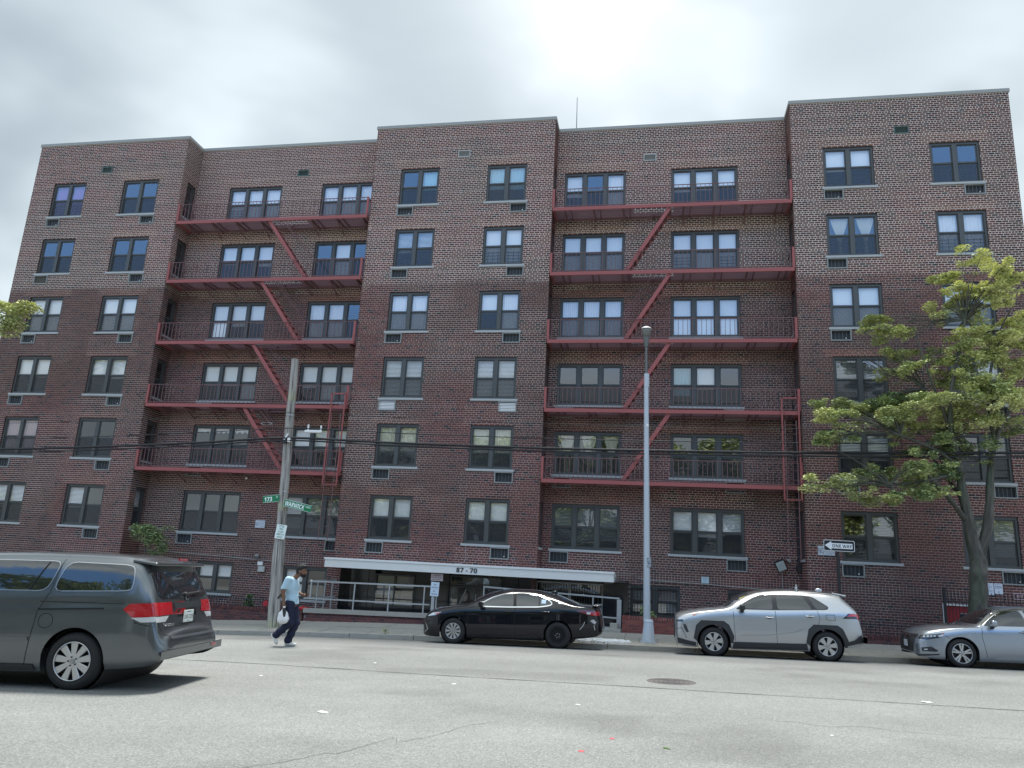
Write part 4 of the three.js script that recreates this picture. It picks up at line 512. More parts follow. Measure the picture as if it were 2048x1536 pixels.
{ // broken white foam lying by the kerb, countless crumbs
  const r = rng(77), l = []; for (let i = 0; i < 420; i++) { const a = r() * 6.28, q = Math.sqrt(r()), x = 8.72 + Math.cos(a) * q * 0.85, z = 3.62 + Math.sin(a) * q * 0.3, s = 0.03 + 0.06 * r(); l.push(box(s * 1.5, s * 0.8, s).rotateY(r() * 3).rotateZ((r() - 0.5) * 0.8).translate(x, walkY(x, z) + s * 0.4 + 0.02 * (1 - q) * r(), z)); }
  const m = mesh('foam_litter', merge(l), M([0.86, 0.87, 0.86], 0.9), scene); tag(m, 'scatter of crumbled white foam on the sidewalk behind the black sedan', 'litter'); m.userData.kind = 'stuff';
}
{ const r = rng(21), pale = M([0.62, 0.62, 0.58], 0.9), red = M([0.5, 0.09, 0.1], 0.8), leaf = M([0.09, 0.14, 0.05], 0.9);
  const bits = [[6.5, 17.9, pale, 0.09, 'crumpled pale paper scrap with a long torn edge on the asphalt'], [9.3, 16.2, pale, 0.05, 'small crumpled pale scrap by the tar seam'], [9.85, 18.3, red, 0.045, 'small round red scrap on the asphalt near the crack'], [9.6, 19.0, red, 0.05, 'larger torn red wrapper piece on the asphalt'], [14.2, 14.0, pale, 0.12, 'flattened white cup lid beside the tar seam'], [5.2, 12.6, pale, 0.05, 'white scrap on the asphalt near the walking man'], [10.4, 18.6, leaf, 0.06, 'fallen green leaf on the asphalt'], [7.3, 14.9, pale, 0.06, 'small white wrapper on the asphalt'], [4.3, 15.2, pale, 0.05, 'tiny pale scrap behind the grey minivan'], [12.2, 17.3, pale, 0.04, 'dry pale leaf curled on the asphalt']];
  for (const [x, z, m, s, lab] of bits) { const g = new THREE.IcosahedronGeometry(s * 0.55, 1), p = g.attributes.position; for (let i = 0; i < p.count; i++) { const q = 0.7 + 0.6 * hash3(Math.round(p.getX(i) * 900), Math.round(p.getZ(i) * 900), Math.round(p.getY(i) * 900)); p.setXYZ(i, p.getX(i) * q * 1.4, Math.max(p.getY(i) * 0.16 * q, -s * 0.05), p.getZ(i) * q); } g.computeVertexNormals(); const o = mesh(numbered('road_litter'), g, m, scene); o.position.set(x, roadY(x, z) + s * 0.06, z); o.rotation.y = r() * 6; tag(o, lab, 'litter'); } }
// ---------------------------------------------------------------- overhead cables
{ const blk = M([0.018, 0.018, 0.02], 0.6), run = (name, pts, r, label) => { const l = [], c = []; for (let i = 0; i < pts.length - 1; i++) { const a = pts[i], b = pts[i + 1], n = 10; for (let k = 0; k < n; k++) { const t = k / n; c.push(a.clone().lerp(b, t).add(V(0, -(a.distanceTo(b) * 0.012) * 4 * t * (1 - t), 0))); } } c.push(pts[pts.length - 1]); tag(mesh(numbered(name), new THREE.TubeGeometry(new THREE.CatmullRomCurve3(c), c.length * 3, r, 6), blk, scene), label, 'cable'); };
  run('overhead_cable', [V(-30, 5.25, 2.9), V(-2.0, 6.02, 3.15), V(34, 6.75, 2.9)], 0.042, 'thickest black cable bundle strung from the wooden pole across the facade');
  run('overhead_cable', [V(-30, 5.05, 2.95), V(-2.0, 5.93, 3.17), V(34, 6.62, 2.95)], 0.028, 'black cable hanging just under the thickest cable bundle');
  run('overhead_cable', [V(-30, 5.7, 2.9), V(-2.0, 6.36, 3.15), V(34, 7.0, 2.85)], 0.014, 'thin black cable just above the thickest cable bundle');
  run('overhead_cable', [V(-30, 6.35, 2.9), V(-2.05, 6.9, 3.14), V(34, 7.3, 2.9)], 0.008, 'thinnest wire tied on the wooden pole above the other cables');
  const B = thing('cable_splice_box', 'white splice box hung on the cable beside the wooden pole', 'splice box', -1.05, 6.26, 3.12); mesh('body', rbox(0.62, 0.1, 0.1, 0.03), mat.white, B); mesh('hanger', merge([box(0.05, 0.24, 0.03, -0.2, 0.12, 0), box(0.05, 0.22, 0.03, 0.26, 0.1, 0)]), mat.white, B);
  const d = thing('cable_coil', 'small grey cable coil left of the wooden pole top cables', 'cable', -2.85, 6.52, 3.0); mesh('loop', new THREE.TorusGeometry(0.09, 0.012, 5, 18).scale(2.2, 0.5, 1), M([0.3, 0.3, 0.32], 0.6), d); mesh('tie', box(0.03, 0.09, 0.03), blk, d);
}
// ---------------------------------------------------------------- vegetation
const carGlassDark = PM([0.02, 0.025, 0.03], 0.05, { clearcoat: 1 });
const leafMat = PM([1, 1, 1], 0.7, { vertexColors: true, side: THREE.DoubleSide, specularIntensity: 0.4 });
function foliage(blobs, seed, o = {}) {    // blobs: [x, y, z, rx, ry, rz, n, hue]; leaves are small folded blades spread through each clump
  const r = rng(seed), pos = [], col = [], size = o.size ?? 0.085, a = V(0, 0, 0), b = V(0, 0, 0), n = V(0, 0, 0), c = V(0, 0, 0);
  for (const [x, y, z, rx, ry, rz, cnt, hue] of blobs) for (let i = 0; i < cnt; i++) {
    const t = r() * 6.283, ph = Math.acos(2 * r() - 1), q = Math.pow(r(), 0.42); c.set(x + rx * q * Math.sin(ph) * Math.cos(t), y + ry * q * Math.cos(ph) - ry * 0.25 * q * q, z + rz * q * Math.sin(ph) * Math.sin(t));
    if (noise(c.x * 2.6 + seed, c.y * 3.4, c.z * 2.6) < (o.gap ?? 0.36)) continue;
    const s = size * (0.65 + 0.7 * r()), az = r() * 6.283, dr = -0.5 + 0.75 * r(); a.set(Math.cos(az) * Math.cos(dr), Math.sin(dr), Math.sin(az) * Math.cos(dr)).multiplyScalar(s); n.set(r() - 0.5, 1.1 * r() + 0.25, r() - 0.5).normalize(); b.crossVectors(a, n).setLength(s * 0.42);
    const tip = c.clone().add(a), mid = c.clone().addScaledVector(a, 0.45), l = mid.clone().add(b).addScaledVector(n, s * 0.1), m = mid.clone().sub(b).addScaledVector(n, s * 0.1);
    for (const p of [c, l, tip, c, tip, m]) pos.push(p.x, p.y, p.z);
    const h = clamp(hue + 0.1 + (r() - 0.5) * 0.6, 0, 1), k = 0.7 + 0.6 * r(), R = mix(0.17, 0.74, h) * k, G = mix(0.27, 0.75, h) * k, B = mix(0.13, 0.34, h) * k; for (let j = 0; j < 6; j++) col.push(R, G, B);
  }
  const g = new THREE.BufferGeometry(); g.setAttribute('position', new THREE.Float32BufferAttribute(pos, 3)); g.setAttribute('color', new THREE.Float32BufferAttribute(col, 3)); g.computeVertexNormals(); return g;
}
const barkTex = dataTex(128, 256, (i, j) => { const k = 0.25 + 1.3 * fbm(i / 7, j / 26, 2, 5), m = sstep(0.5, 0.7, fbm(i / 30, j / 50, 7, 3)), v = 0.105 * k; return [toS(v * mix(1.1, 0.9, m)), toS(v * mix(1.0, 1.0, m)), toS(v * mix(0.86, 0.7, m))]; });
const bark = new THREE.MeshStandardMaterial({ map: barkTex, bumpMap: barkTex, bumpScale: 0.02, roughness: 0.95 });
// turn a point of the picture into a place at a known distance from the wall (plane z)
camera.updateMatrixWorld();
function px(u, v, z) { const f = 768 / Math.tan(53.149 * D2R / 2), d = V((u - 1024) / f, (768 - v) / f, -1).transformDirection(camera.matrixWorld), o = camera.position; return o.clone().addScaledVector(d, (z - o.z) / d.z); }
{ // street tree with a forked trunk by the kerb on the right
  const T = thing('street_tree', 'forked street tree with sparse yellow green leaves in front of the right wing', 'tree', 19.1, walkY(19.1, 2.8), 2.8), L = p => p.sub(T.position);
  const at = (u, v, dz = 0) => L(px(u, v, 2.8 + dz));
  const base = V(0.05, -0.05, 0);
  mesh('trunk', taper([base, at(1956, 1225), at(1957, 1160), at(1954, 1105), at(1942, 1065), at(1935, 1030)], [0.3, 0.245, 0.23, 0.22, 0.16, 0.13], 12, 3), bark, T);
  const limb = (pts, r) => mesh('limb', taper(pts.map(p => at(...p)), r, 8, 5), bark, T);
  limb([[1955, 1120], [1943, 1075], [1935, 1030], [1926, 985], [1918, 930], [1903, 870, 0.2], [1885, 815, 0.3]], [0.19, 0.165, 0.14, 0.12, 0.1, 0.08, 0.05]);
  limb([[1957, 1115], [1972, 1070], [1978, 1020], [1981, 960, -0.1], [1986, 900, -0.2], [2004, 845, -0.3], [2040, 800, -0.4]], [0.165, 0.14, 0.115, 0.1, 0.085, 0.065, 0.04]);
  limb([[1935, 1045], [1905, 1005, 0.2], [1875, 970, 0.4], [1840, 935, 0.6]], [0.085, 0.07, 0.055, 0.035]);
  limb([[1930, 1010], [1908, 975, -0.3], [1880, 935, -0.5], [1850, 900, -0.7]], [0.07, 0.055, 0.04, 0.02]);
  limb([[1903, 870, 0.2], [1900, 800, 0.5], [1915, 720, 0.6], [1930, 640, 0.6], [1938, 560, 0.7]], [0.08, 0.065, 0.05, 0.035, 0.015]);
  limb([[1885, 815, 0.3], [1850, 780, 0.2], [1800, 740, 0.1], [1765, 708, 0.1]], [0.05, 0.04, 0.03, 0.012]);
  limb([[1885, 815, 0.3], [1862, 760, 0.5], [1842, 700, 0.6], [1825, 650, 0.7]], [0.045, 0.035, 0.025, 0.01]);
  limb([[1990, 890, -0.2], [1978, 810, 0.1], [1985, 720, 0.3], [2005, 650, 0.3], [2035, 600, 0.3]], [0.06, 0.05, 0.04, 0.025, 0.01]);
  limb([[1918, 930, 0], [1870, 900, 0.4], [1800, 870, 0.7], [1710, 840, 0.8], [1660, 825, 0.8]], [0.06, 0.05, 0.035, 0.022, 0.01]);
  limb([[1918, 945, 0], [1860, 960, 0.5], [1780, 970, 0.8], [1680, 970, 0.9]], [0.05, 0.04, 0.028, 0.01]);
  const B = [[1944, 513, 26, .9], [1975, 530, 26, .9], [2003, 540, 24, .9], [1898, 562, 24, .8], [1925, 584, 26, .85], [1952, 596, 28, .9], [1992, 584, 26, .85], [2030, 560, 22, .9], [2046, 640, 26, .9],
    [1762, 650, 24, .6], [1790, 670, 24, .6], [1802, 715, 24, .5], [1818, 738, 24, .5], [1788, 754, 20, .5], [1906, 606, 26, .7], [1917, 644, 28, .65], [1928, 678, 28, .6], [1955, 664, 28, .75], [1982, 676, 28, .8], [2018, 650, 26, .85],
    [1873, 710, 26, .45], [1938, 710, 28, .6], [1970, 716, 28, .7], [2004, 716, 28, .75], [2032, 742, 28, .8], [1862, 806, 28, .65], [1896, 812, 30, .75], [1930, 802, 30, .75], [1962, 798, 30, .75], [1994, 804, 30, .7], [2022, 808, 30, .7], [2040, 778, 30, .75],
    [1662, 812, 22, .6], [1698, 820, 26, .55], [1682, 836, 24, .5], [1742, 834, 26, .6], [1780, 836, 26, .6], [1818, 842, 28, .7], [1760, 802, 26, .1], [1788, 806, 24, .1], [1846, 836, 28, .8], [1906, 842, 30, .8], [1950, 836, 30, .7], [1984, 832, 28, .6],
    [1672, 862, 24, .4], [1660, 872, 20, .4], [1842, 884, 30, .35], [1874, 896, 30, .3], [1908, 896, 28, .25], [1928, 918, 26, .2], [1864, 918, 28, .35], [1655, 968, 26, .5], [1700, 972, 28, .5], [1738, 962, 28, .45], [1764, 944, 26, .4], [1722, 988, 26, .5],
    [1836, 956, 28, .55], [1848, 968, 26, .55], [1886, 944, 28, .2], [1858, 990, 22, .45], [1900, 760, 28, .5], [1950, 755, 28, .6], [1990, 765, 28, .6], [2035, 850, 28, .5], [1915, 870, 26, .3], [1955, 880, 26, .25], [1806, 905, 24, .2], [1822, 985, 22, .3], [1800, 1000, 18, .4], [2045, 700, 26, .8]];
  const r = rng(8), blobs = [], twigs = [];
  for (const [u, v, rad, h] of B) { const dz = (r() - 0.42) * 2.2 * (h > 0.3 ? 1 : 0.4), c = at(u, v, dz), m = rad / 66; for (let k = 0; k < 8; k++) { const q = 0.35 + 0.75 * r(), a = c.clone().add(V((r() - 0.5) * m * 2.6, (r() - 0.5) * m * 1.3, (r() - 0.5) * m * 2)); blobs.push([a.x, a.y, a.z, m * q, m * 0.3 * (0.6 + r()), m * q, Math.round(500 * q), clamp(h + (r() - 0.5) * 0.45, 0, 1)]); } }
  const heads = [[1905, 870, 0.2], [1900, 800, 0.5], [1915, 720, 0.6], [1850, 780, 0.2], [1978, 810, 0.1], [1985, 720, 0.3], [1870, 900, 0.4], [1800, 870, 0.7], [1780, 970, 0.8], [1930, 640, 0.6], [2004, 845, -0.3], [1875, 970, 0.4]].map(p => at(...p));
  blobs.forEach((b, i) => { if (i % 2) return; const c = V(b[0], b[1], b[2]); let best = heads[0]; for (const h of heads) if (h.distanceTo(c) < best.distanceTo(c)) best = h; const mid = best.clone().lerp(c, 0.5).add(V(0, 0.12, 0)); twigs.push(taper([best, mid, c], [0.022, 0.014, 0.006], 5)); });
  for (let i = 0; i < 12; i++) { const s = at(1850 - r() * 80, 790 - r() * 60, 0.1), e = s.clone().add(V(-0.5 - r() * 1.2, 0.6 + r() * 1.0, (r() - 0.5))); twigs.push(taper([s, s.clone().lerp(e, 0.5).add(V(0, -0.08, 0)), e], [0.014, 0.009, 0.004], 4)); }
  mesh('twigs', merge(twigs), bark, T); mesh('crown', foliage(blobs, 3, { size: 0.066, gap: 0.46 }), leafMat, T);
}
function plainTree(x, z, h, label, seed, o = {}) {
  const T = thing('street_tree', label, 'tree', x, o.y ?? roadY(x, z), z, o.grp), r = rng(seed), blobs = [], R = h * 0.3;
  mesh('trunk', taper([V(0, 0, 0), V(0.1, h * 0.25, 0), V(-0.05, h * 0.5, 0.1), V(0, h * 0.8, 0)], [0.26, 0.2, 0.15, 0.05], 9, seed), bark, T);
  for (let i = 0; i < 14; i++) { const a = r() * 6.28, y = h * (0.42 + 0.5 * r()), q = R * Math.sqrt(1 - ((y / h - 0.62) / 0.42) ** 2) * (0.55 + 0.45 * r()), e = V(Math.cos(a) * q, y, Math.sin(a) * q); if (i < 8) mesh('limb', taper([V(0, y * 0.62, 0), V(e.x * 0.5, y * 0.86, e.z * 0.5), e], [0.09, 0.05, 0.015], 6, seed + i), bark, T); blobs.push([e.x, e.y, e.z, h * 0.15, h * 0.09, h * 0.15, o.n ?? 900, 0.25 + 0.2 * r()]); }
  for (const b of o.extra ?? []) blobs.push(b);
  mesh('crown', foliage(blobs, seed, { size: o.size ?? 0.2, gap: 0.34 }), leafMat, T); return T;
}
{ // tree left of the frame: its branch tips reach into the picture
  const c = [[8, 612, .75], [35, 622, .7], [58, 612, .75], [10, 640, .5], [38, 645, .55], [14, 660, .6], [-30, 630, .6], [-60, 650, .5]].map(([u, v, h]) => { const p = px(u, v, 3); return [p.x + 21.5, p.y - walkY(-21.5, 3), 0, 0.4, 0.24, 0.5, 420, h]; });
  const T = plainTree(-21.5, 3, 9, 'leafy green tree left of the building whose branch tips cross the brick corner', 31, { y: walkY(-21.5, 3), size: 0.11, n: 900, extra: c }); T.scale.set(1, 1, 1);
  mesh('limb', taper([V(0, 6.4, 0), V(3.2, 8.9, 0), V(c[1][0], c[1][1] - 0.1, 0)], [0.09, 0.05, 0.01], 6, 9), bark, T);
}
[[-16, 44, 10.5, 'broad green tree across the street behind the viewer, opposite the left wing'], [-6, 46, 12, 'tall green tree across the street behind the viewer, opposite the left fire escape'], [4, 43, 9.5, 'low green tree across the street behind the viewer, opposite the entrance'], [14, 46, 11.5, 'tall green tree across the street behind the viewer, opposite the right fire escape'], [25, 44, 10, 'green tree across the street behind the viewer, opposite the right wing'], [36, 46, 12, 'tall green tree across the street behind the viewer, beyond the right wing']].forEach(([x, z, h, l], i) => plainTree(x, z, h, l, 60 + i, { n: 600, size: 0.3 }));
[[-21, 45, 17, 'very tall tree across the street behind the viewer, beyond the left wing'], [-11, 46, 16.5, 'tall dense tree across the street behind the viewer, opposite the minivan'], [-1, 45.5, 17, 'tall dense tree across the street behind the viewer, opposite the ramp'], [9, 46, 16.5, 'tall dense tree across the street behind the viewer, opposite the lamp'], [20, 45.5, 17, 'tall dense tree across the street behind the viewer, opposite the one way sign'], [31, 46, 16.5, 'tall dense tree across the street behind the viewer, opposite the forked tree']].forEach(([x, z, h, l], i) => plainTree(x, z, h, l, 80 + i, { n: 1100, size: 0.36 }));
// houses across the street, mirrored in the lower windows and the car glass
[[-14, [0.42, 0.36, 0.2], 'pale yellow clapboard house across the street behind the viewer'], [-2.5, [0.3, 0.31, 0.32], 'grey clapboard house across the street behind the viewer'], [9.5, [0.28, 0.12, 0.09], 'red brick house across the street behind the viewer'], [21.5, [0.5, 0.42, 0.16], 'mustard yellow clapboard house across the street behind the viewer']].forEach(([x, c, label]) => {
  const H = thing('opposite_house', label, 'house', x, 0.1, 50), w = 9, d = 8, e = 6; mesh('wall', bx(-w / 2, w / 2, 0, e, 0, d), M(c, 0.9), H);
  const s = new THREE.Shape([new THREE.Vector2(-w / 2 - 0.4, 0), new THREE.Vector2(w / 2 + 0.4, 0), new THREE.Vector2(0, 3.2)]), roof = mesh('roof', new THREE.ExtrudeGeometry(s, { depth: d + 0.6, bevelEnabled: false }).translate(0, e + 0.01, -0.3), M([0.06, 0.06, 0.065], 0.9), H); mesh('chimney', bx(1.8, 2.5, e + 1, e + 3.6, 4, 4.7), M([0.16, 0.07, 0.06], 0.9), roof);
  for (const [X, Y] of [[-3, 1.2], [3, 1.2], [-3, 3.9], [0, 3.9], [3, 3.9]]) { const g = group('window', H, X, Y, -0.02); mesh('frame', merge([bx(-0.65, 0.65, 0, 0.1, -0.05, 0.03), bx(-0.65, 0.65, 1.4, 1.5, -0.05, 0.03), bx(-0.65, -0.55, 0.1, 1.4, -0.05, 0.03), bx(0.55, 0.65, 0.1, 1.4, -0.05, 0.03), bx(-0.55, 0.55, 0.7, 0.78, -0.05, 0.03)]), mat.white, g); mesh('pane', bx(-0.55, 0.55, 0.1, 1.4, -0.01, 0.0), carGlassDark, g); }
  const dr = mesh('door', bx(-0.5, 0.5, 0.3, 2.4, -0.05, 0.0), M([0.12, 0.03, 0.03], 0.6), H); mesh('handle', new THREE.SphereGeometry(0.05, 8, 6).translate(0.38, 1.3, -0.08), mat.alu, dr); mesh('porch_step', bx(-0.9, 0.9, 0, 0.3, -1.2, -0.06), concreteM, H);
});
{ const S = thing('climbing_shrub', 'round leafy green shrub against the wall above the grey minivan', 'shrub', -8.5, 0.2, 0.35); mesh('stems', merge([taper([V(0, 0, 0), V(0.05, 1.2, 0.05), V(-0.1, 2.3, 0)], [0.05, 0.035, 0.02], 6, 2), taper([V(0.05, 0.6, 0), V(0.3, 1.5, 0.1), V(0.5, 2.2, 0)], [0.03, 0.02, 0.01], 5, 3)]), bark, S);
  mesh('crown', foliage([[-0.15, 2.62, 0, 0.62, 0.36, 0.45, 1500, 0.12], [0.35, 2.35, 0.05, 0.5, 0.36, 0.4, 1200, 0.1], [0.45, 2.05, 0, 0.4, 0.3, 0.35, 800, 0.1], [-0.5, 2.75, 0, 0.32, 0.22, 0.3, 500, 0.2], [0.75, 2.75, 0, 0.3, 0.14, 0.2, 160, 0.15], [0.3, 1.5, 0, 0.35, 0.5, 0.3, 500, 0.05]], 12, { size: 0.07, gap: 0.25 }), leafMat, S); }
{ const S = thing('conifer_shrub', 'small dark conifer behind the low iron fence near the wooden pole', 'shrub', -3.98, 0.22, 0.55); mesh('stem', cyl(0.025, 0.01, 0.5, 0, 0.25, 0, 6), bark, S); mesh('crown', foliage(Array.from({ length: 6 }, (_, i) => [0, 0.1 + i * 0.09, 0, 0.27 - i * 0.042, 0.08, 0.27 - i * 0.042, 330, 0]), 5, { size: 0.05, gap: 0.1 }), leafMat, S); }
{ const S = thing('planter_bush', 'low green bush in the bright red planter by the barred window', 'shrub', 10.0, 0.7, 0.6); mesh('stem', cyl(0.02, 0.01, 0.3, 0, 0.15, 0, 6), bark, S); mesh('crown', foliage([[0, 0.35, 0, 0.2, 0.22, 0.2, 500, 0.1], [0.15, 0.2, 0, 0.2, 0.16, 0.2, 300, 0.1]], 6, { size: 0.06, gap: 0.15 }), leafMat, S); }
[[16.0, 0.8, 'grassy tuft in the planter behind the silver hatchback'], [18.1, 0.85, 'grassy tuft in the planter before the tall iron gate']].forEach(([x, z, l], i) => { const S = thing('grass_tuft', l, 'plant', x, 0.6, z), r = rng(40 + i), g = []; for (let k = 0; k < 60; k++) { const a = r() * 6.28, h = 0.2 + 0.25 * r(); g.push(taper([V(Math.cos(a) * 0.05, 0, Math.sin(a) * 0.05), V(Math.cos(a) * 0.12, h * 0.7, Math.sin(a) * 0.12), V(Math.cos(a) * 0.26, h, Math.sin(a) * 0.26)], [0.006, 0.005, 0.001], 3)); } mesh('blades', merge(g), M([0.07, 0.12, 0.045], 0.8), S); mesh('root_clump', new THREE.SphereGeometry(0.09, 8, 6).scale(1, 0.4, 1), M([0.06, 0.07, 0.03], 1), S); });
{ const S = thing('kerb_weed', 'small green weed growing at the kerb joint in front of the ramp', 'plant', 2.35, walkY(2.35, 3.85), 3.88); mesh('stems', merge([0, 1, 2].map(i => rod(V(0, 0, 0), V(0.06 * (i - 1), 0.12, 0.02), 0.003, 0.002, 4))), M([0.08, 0.13, 0.04], 0.8), S); mesh('leaves', foliage([[0, 0.1, 0, 0.13, 0.07, 0.06, 60, 0.3]], 2, { size: 0.045, gap: 0 }), leafMat, S); }
// ---------------------------------------------------------------- vehicles: body shells lofted from side profile, beltline and plan width; local x runs from front bumper to rear, near side +z
function carShell(S) {
  const top = pchip(S.top), belt0 = pchip(S.belt), bot0 = pchip(S.bot), wid = pchip(S.w), Lc = S.len, sideC = pchip([[0, 0.93], [0.08, 0.965], [0.3, 0.995], [0.45, 1], [0.62, 0.992], [0.8, 0.985], [0.93, 0.965], [1, S.shoulder ?? 0.935]]);
  const belt = x => Math.min(belt0(x), top(x) - 0.035), flat = x => Math.min(bot0(x), belt(x) - 0.05);
  const bot = x => { let y = flat(x); for (const [cx, cy, R] of S.arch) { const d = Math.abs(x - cx); if (d < R) y = Math.max(y, cy + Math.sqrt(R * R - d * d)); } return Math.min(y, belt(x) - 0.03); };
  const par = x => { const H = top(x) - belt(x), s = sstep(0.12, 0.4, H); return { H, n: mix(2.3, S.n ?? 4.2, s), lean: mix(0.02, S.lean ?? 0.26, s) }; };
  const hw = (x, y) => { if (x < 0 || x > Lc) return -1; const b = belt(x), w = wid(x), t0 = sideC(1); if (y <= b) { const f = flat(x); return w * sideC(clamp((y - f) / (b - f), 0, 1)); } const { H, n, lean } = par(x), v = (y - b) / H; if (v > 1) return -1; return w * t0 * Math.pow(1 - Math.pow(v, n), 1 / n) * (1 - lean * v); };
  const xs = []; for (let x = 0; x <= Lc + 1e-6; x += Lc / 150) xs.push(x); for (const e of [0.004, 0.012, 0.025, 0.05, 0.075]) xs.push(e, Lc - e); for (const [cx, , R] of S.arch) for (let k = 0; k <= 20; k++) xs.push(cx - R * Math.cos(k / 20 * Math.PI), cx - (R + 0.001)); 
  xs.sort((a, b) => a - b); const st = xs.filter((x, i) => i === 0 || x - xs[i - 1] > 0.0008), NL = 14, NU = 18, sec = st.map(x => { const b0 = bot(x), b1 = belt(x), p = []; for (let j = 0; j <= NL; j++) { const y = mix(b0, b1, j / NL); p.push([y, hw(x, y)]); } const { H, n, lean } = par(x), z0 = wid(x) * sideC(1); for (let j = 1; j <= NU; j++) { const a = j / NU * Math.PI / 2, v = Math.pow(Math.sin(a), 2 / n), c = j === NU ? 0 : Math.pow(Math.cos(a), 2 / n); p.push([b1 + H * v, z0 * c * (1 - lean * v)]); } return p; });
  const C = NL + NU + 1, row = 2 * C - 1, pos = [], idx = [];
  st.forEach((x, i) => { const s = sec[i]; for (let j = 0; j < C; j++) pos.push(x, s[j][0], s[j][1]); for (let j = C - 2; j >= 0; j--) pos.push(x, s[j][0], -s[j][1]); });
  for (let i = 0; i < st.length - 1; i++) for (let j = 0; j < row - 1; j++) { const a = i * row + j, b = a + row; idx.push(a, b, a + 1, b, b + 1, a + 1); }
  for (const [i, flip] of [[0, 0], [st.length - 1, 1]]) for (let j = 0; j < row / 2 - 1; j++) { const a = i * row + j, b = a + 1, c = i * row + row - 1 - j, d = c - 1; flip ? idx.push(a, c, b, b, c, d) : idx.push(a, b, c, b, d, c); }
  const g = new THREE.BufferGeometry(); g.setAttribute('position', new THREE.Float32BufferAttribute(pos, 3)); g.setIndex(idx); g.computeVertexNormals();
  const inside = (x, y, z) => y >= flat(x) && hw(x, y) >= Math.abs(z);
  const endX = (z, y, front) => { let a = front ? -0.02 : Lc + 0.02; const s = front ? 0.012 : -0.012; for (let k = 0; k < 260; k++, a += s) if (inside(a, y, z)) { let lo = a - s, hi = a; for (let q = 0; q < 8; q++) { const m = (lo + hi) / 2; inside(m, y, z) ? hi = m : lo = m; } return hi; } return a; };
  function tess(poly, maxEdge) { const v = poly.map(p => new THREE.Vector2(...p)); if (THREE.ShapeUtils.isClockWise(v)) v.reverse(); let tri = THREE.ShapeUtils.triangulateShape(v, []).map(t => t.map(i => v[i])); for (let it = 0; it < 7; it++) { let any = false; const nx = []; for (const [a, b, c] of tri) { const l = [a.distanceTo(b), b.distanceTo(c), c.distanceTo(a)], m = Math.max(...l); if (m < maxEdge) { nx.push([a, b, c]); continue; } any = true; const k = l.indexOf(m); if (k === 0) { const q = a.clone().lerp(b, 0.5); nx.push([a, q, c], [q, b, c]); } else if (k === 1) { const q = b.clone().lerp(c, 0.5); nx.push([a, b, q], [a, q, c]); } else { const q = c.clone().lerp(a, 0.5); nx.push([a, b, q], [q, b, c]); } } tri = nx; if (!any) break; } return tri; }
  function patchGeo(tris, map) { const p = []; for (const t of tris) for (const v of t) p.push(...map(v.x, v.y)); let g = new THREE.BufferGeometry(); g.setAttribute('position', new THREE.Float32BufferAttribute(p, 3)); g = mergeVertices(g, 1e-4); g.computeVertexNormals(); return g; }
  const K = { shell: g, hw, endX, top, belt, wid, bot, len: Lc,
    side: (poly, off = 0.004, s = 1, me = 0.07) => patchGeo(tess(poly, me), (x, y) => [x, y, s * (Math.max(hw(x, y), 0.05) + off)]),
    end: (poly, front, off = 0.004, me = 0.06) => patchGeo(tess(poly, me), (z, y) => [endX(z, y, front) + (front ? -off : off), y, z]),
    ribbon: (pts, w, off = 0.004, s = 1) => { const t = []; for (let i = 0; i < pts.length - 1; i++) { const a = new THREE.Vector2(...pts[i]), b = new THREE.Vector2(...pts[i + 1]), n = Math.max(1, Math.ceil(a.distanceTo(b) / 0.05)), d = b.clone().sub(a).normalize(), q = new THREE.Vector2(-d.y, d.x).multiplyScalar(w / 2); for (let k = 0; k < n; k++) { const p = a.clone().lerp(b, k / n), r = a.clone().lerp(b, (k + 1) / n); t.push([p.clone().sub(q), r.clone().sub(q), r.clone().add(q)], [p.clone().sub(q), r.clone().add(q), p.clone().add(q)]); } } return patchGeo(t, (x, y) => [x, y, s * (Math.max(hw(x, y), 0.05) + off)]); },
    endRibbon: (pts, w, front, off = 0.005) => { const t = []; for (let i = 0; i < pts.length - 1; i++) { const a = new THREE.Vector2(...pts[i]), b = new THREE.Vector2(...pts[i + 1]), n = Math.max(1, Math.ceil(a.distanceTo(b) / 0.05)), d = b.clone().sub(a).normalize(), q = new THREE.Vector2(-d.y, d.x).multiplyScalar(w / 2); for (let k = 0; k < n; k++) { const p = a.clone().lerp(b, k / n), r = a.clone().lerp(b, (k + 1) / n); t.push([p.clone().sub(q), r.clone().sub(q), r.clone().add(q)], [p.clone().sub(q), r.clone().add(q), p.clone().add(q)]); } } return patchGeo(t, (z, y) => [endX(z, y, front) + (front ? -off : off), y, z]); } };
  return K;
}
const soften = (pts, r = 0.25) => { const o = [], n = pts.length; for (let i = 0; i < n; i++) { const p = pts[(i + n - 1) % n], c = pts[i], q = pts[(i + 1) % n], L = (a, b, t) => [mix(a[0], b[0], t), mix(a[1], b[1], t)], d1 = Math.hypot(p[0] - c[0], p[1] - c[1]), d2 = Math.hypot(q[0] - c[0], q[1] - c[1]), k1 = Math.min(0.45, 0.06 * r * 4 / d1), k2 = Math.min(0.45, 0.06 * r * 4 / d2), A = L(c, p, k1), B = L(c, q, k2); o.push(A); for (const t of [0.33, 0.67]) o.push(L(L(A, c, t), L(c, B, t), t)); o.push(B); } return o; };
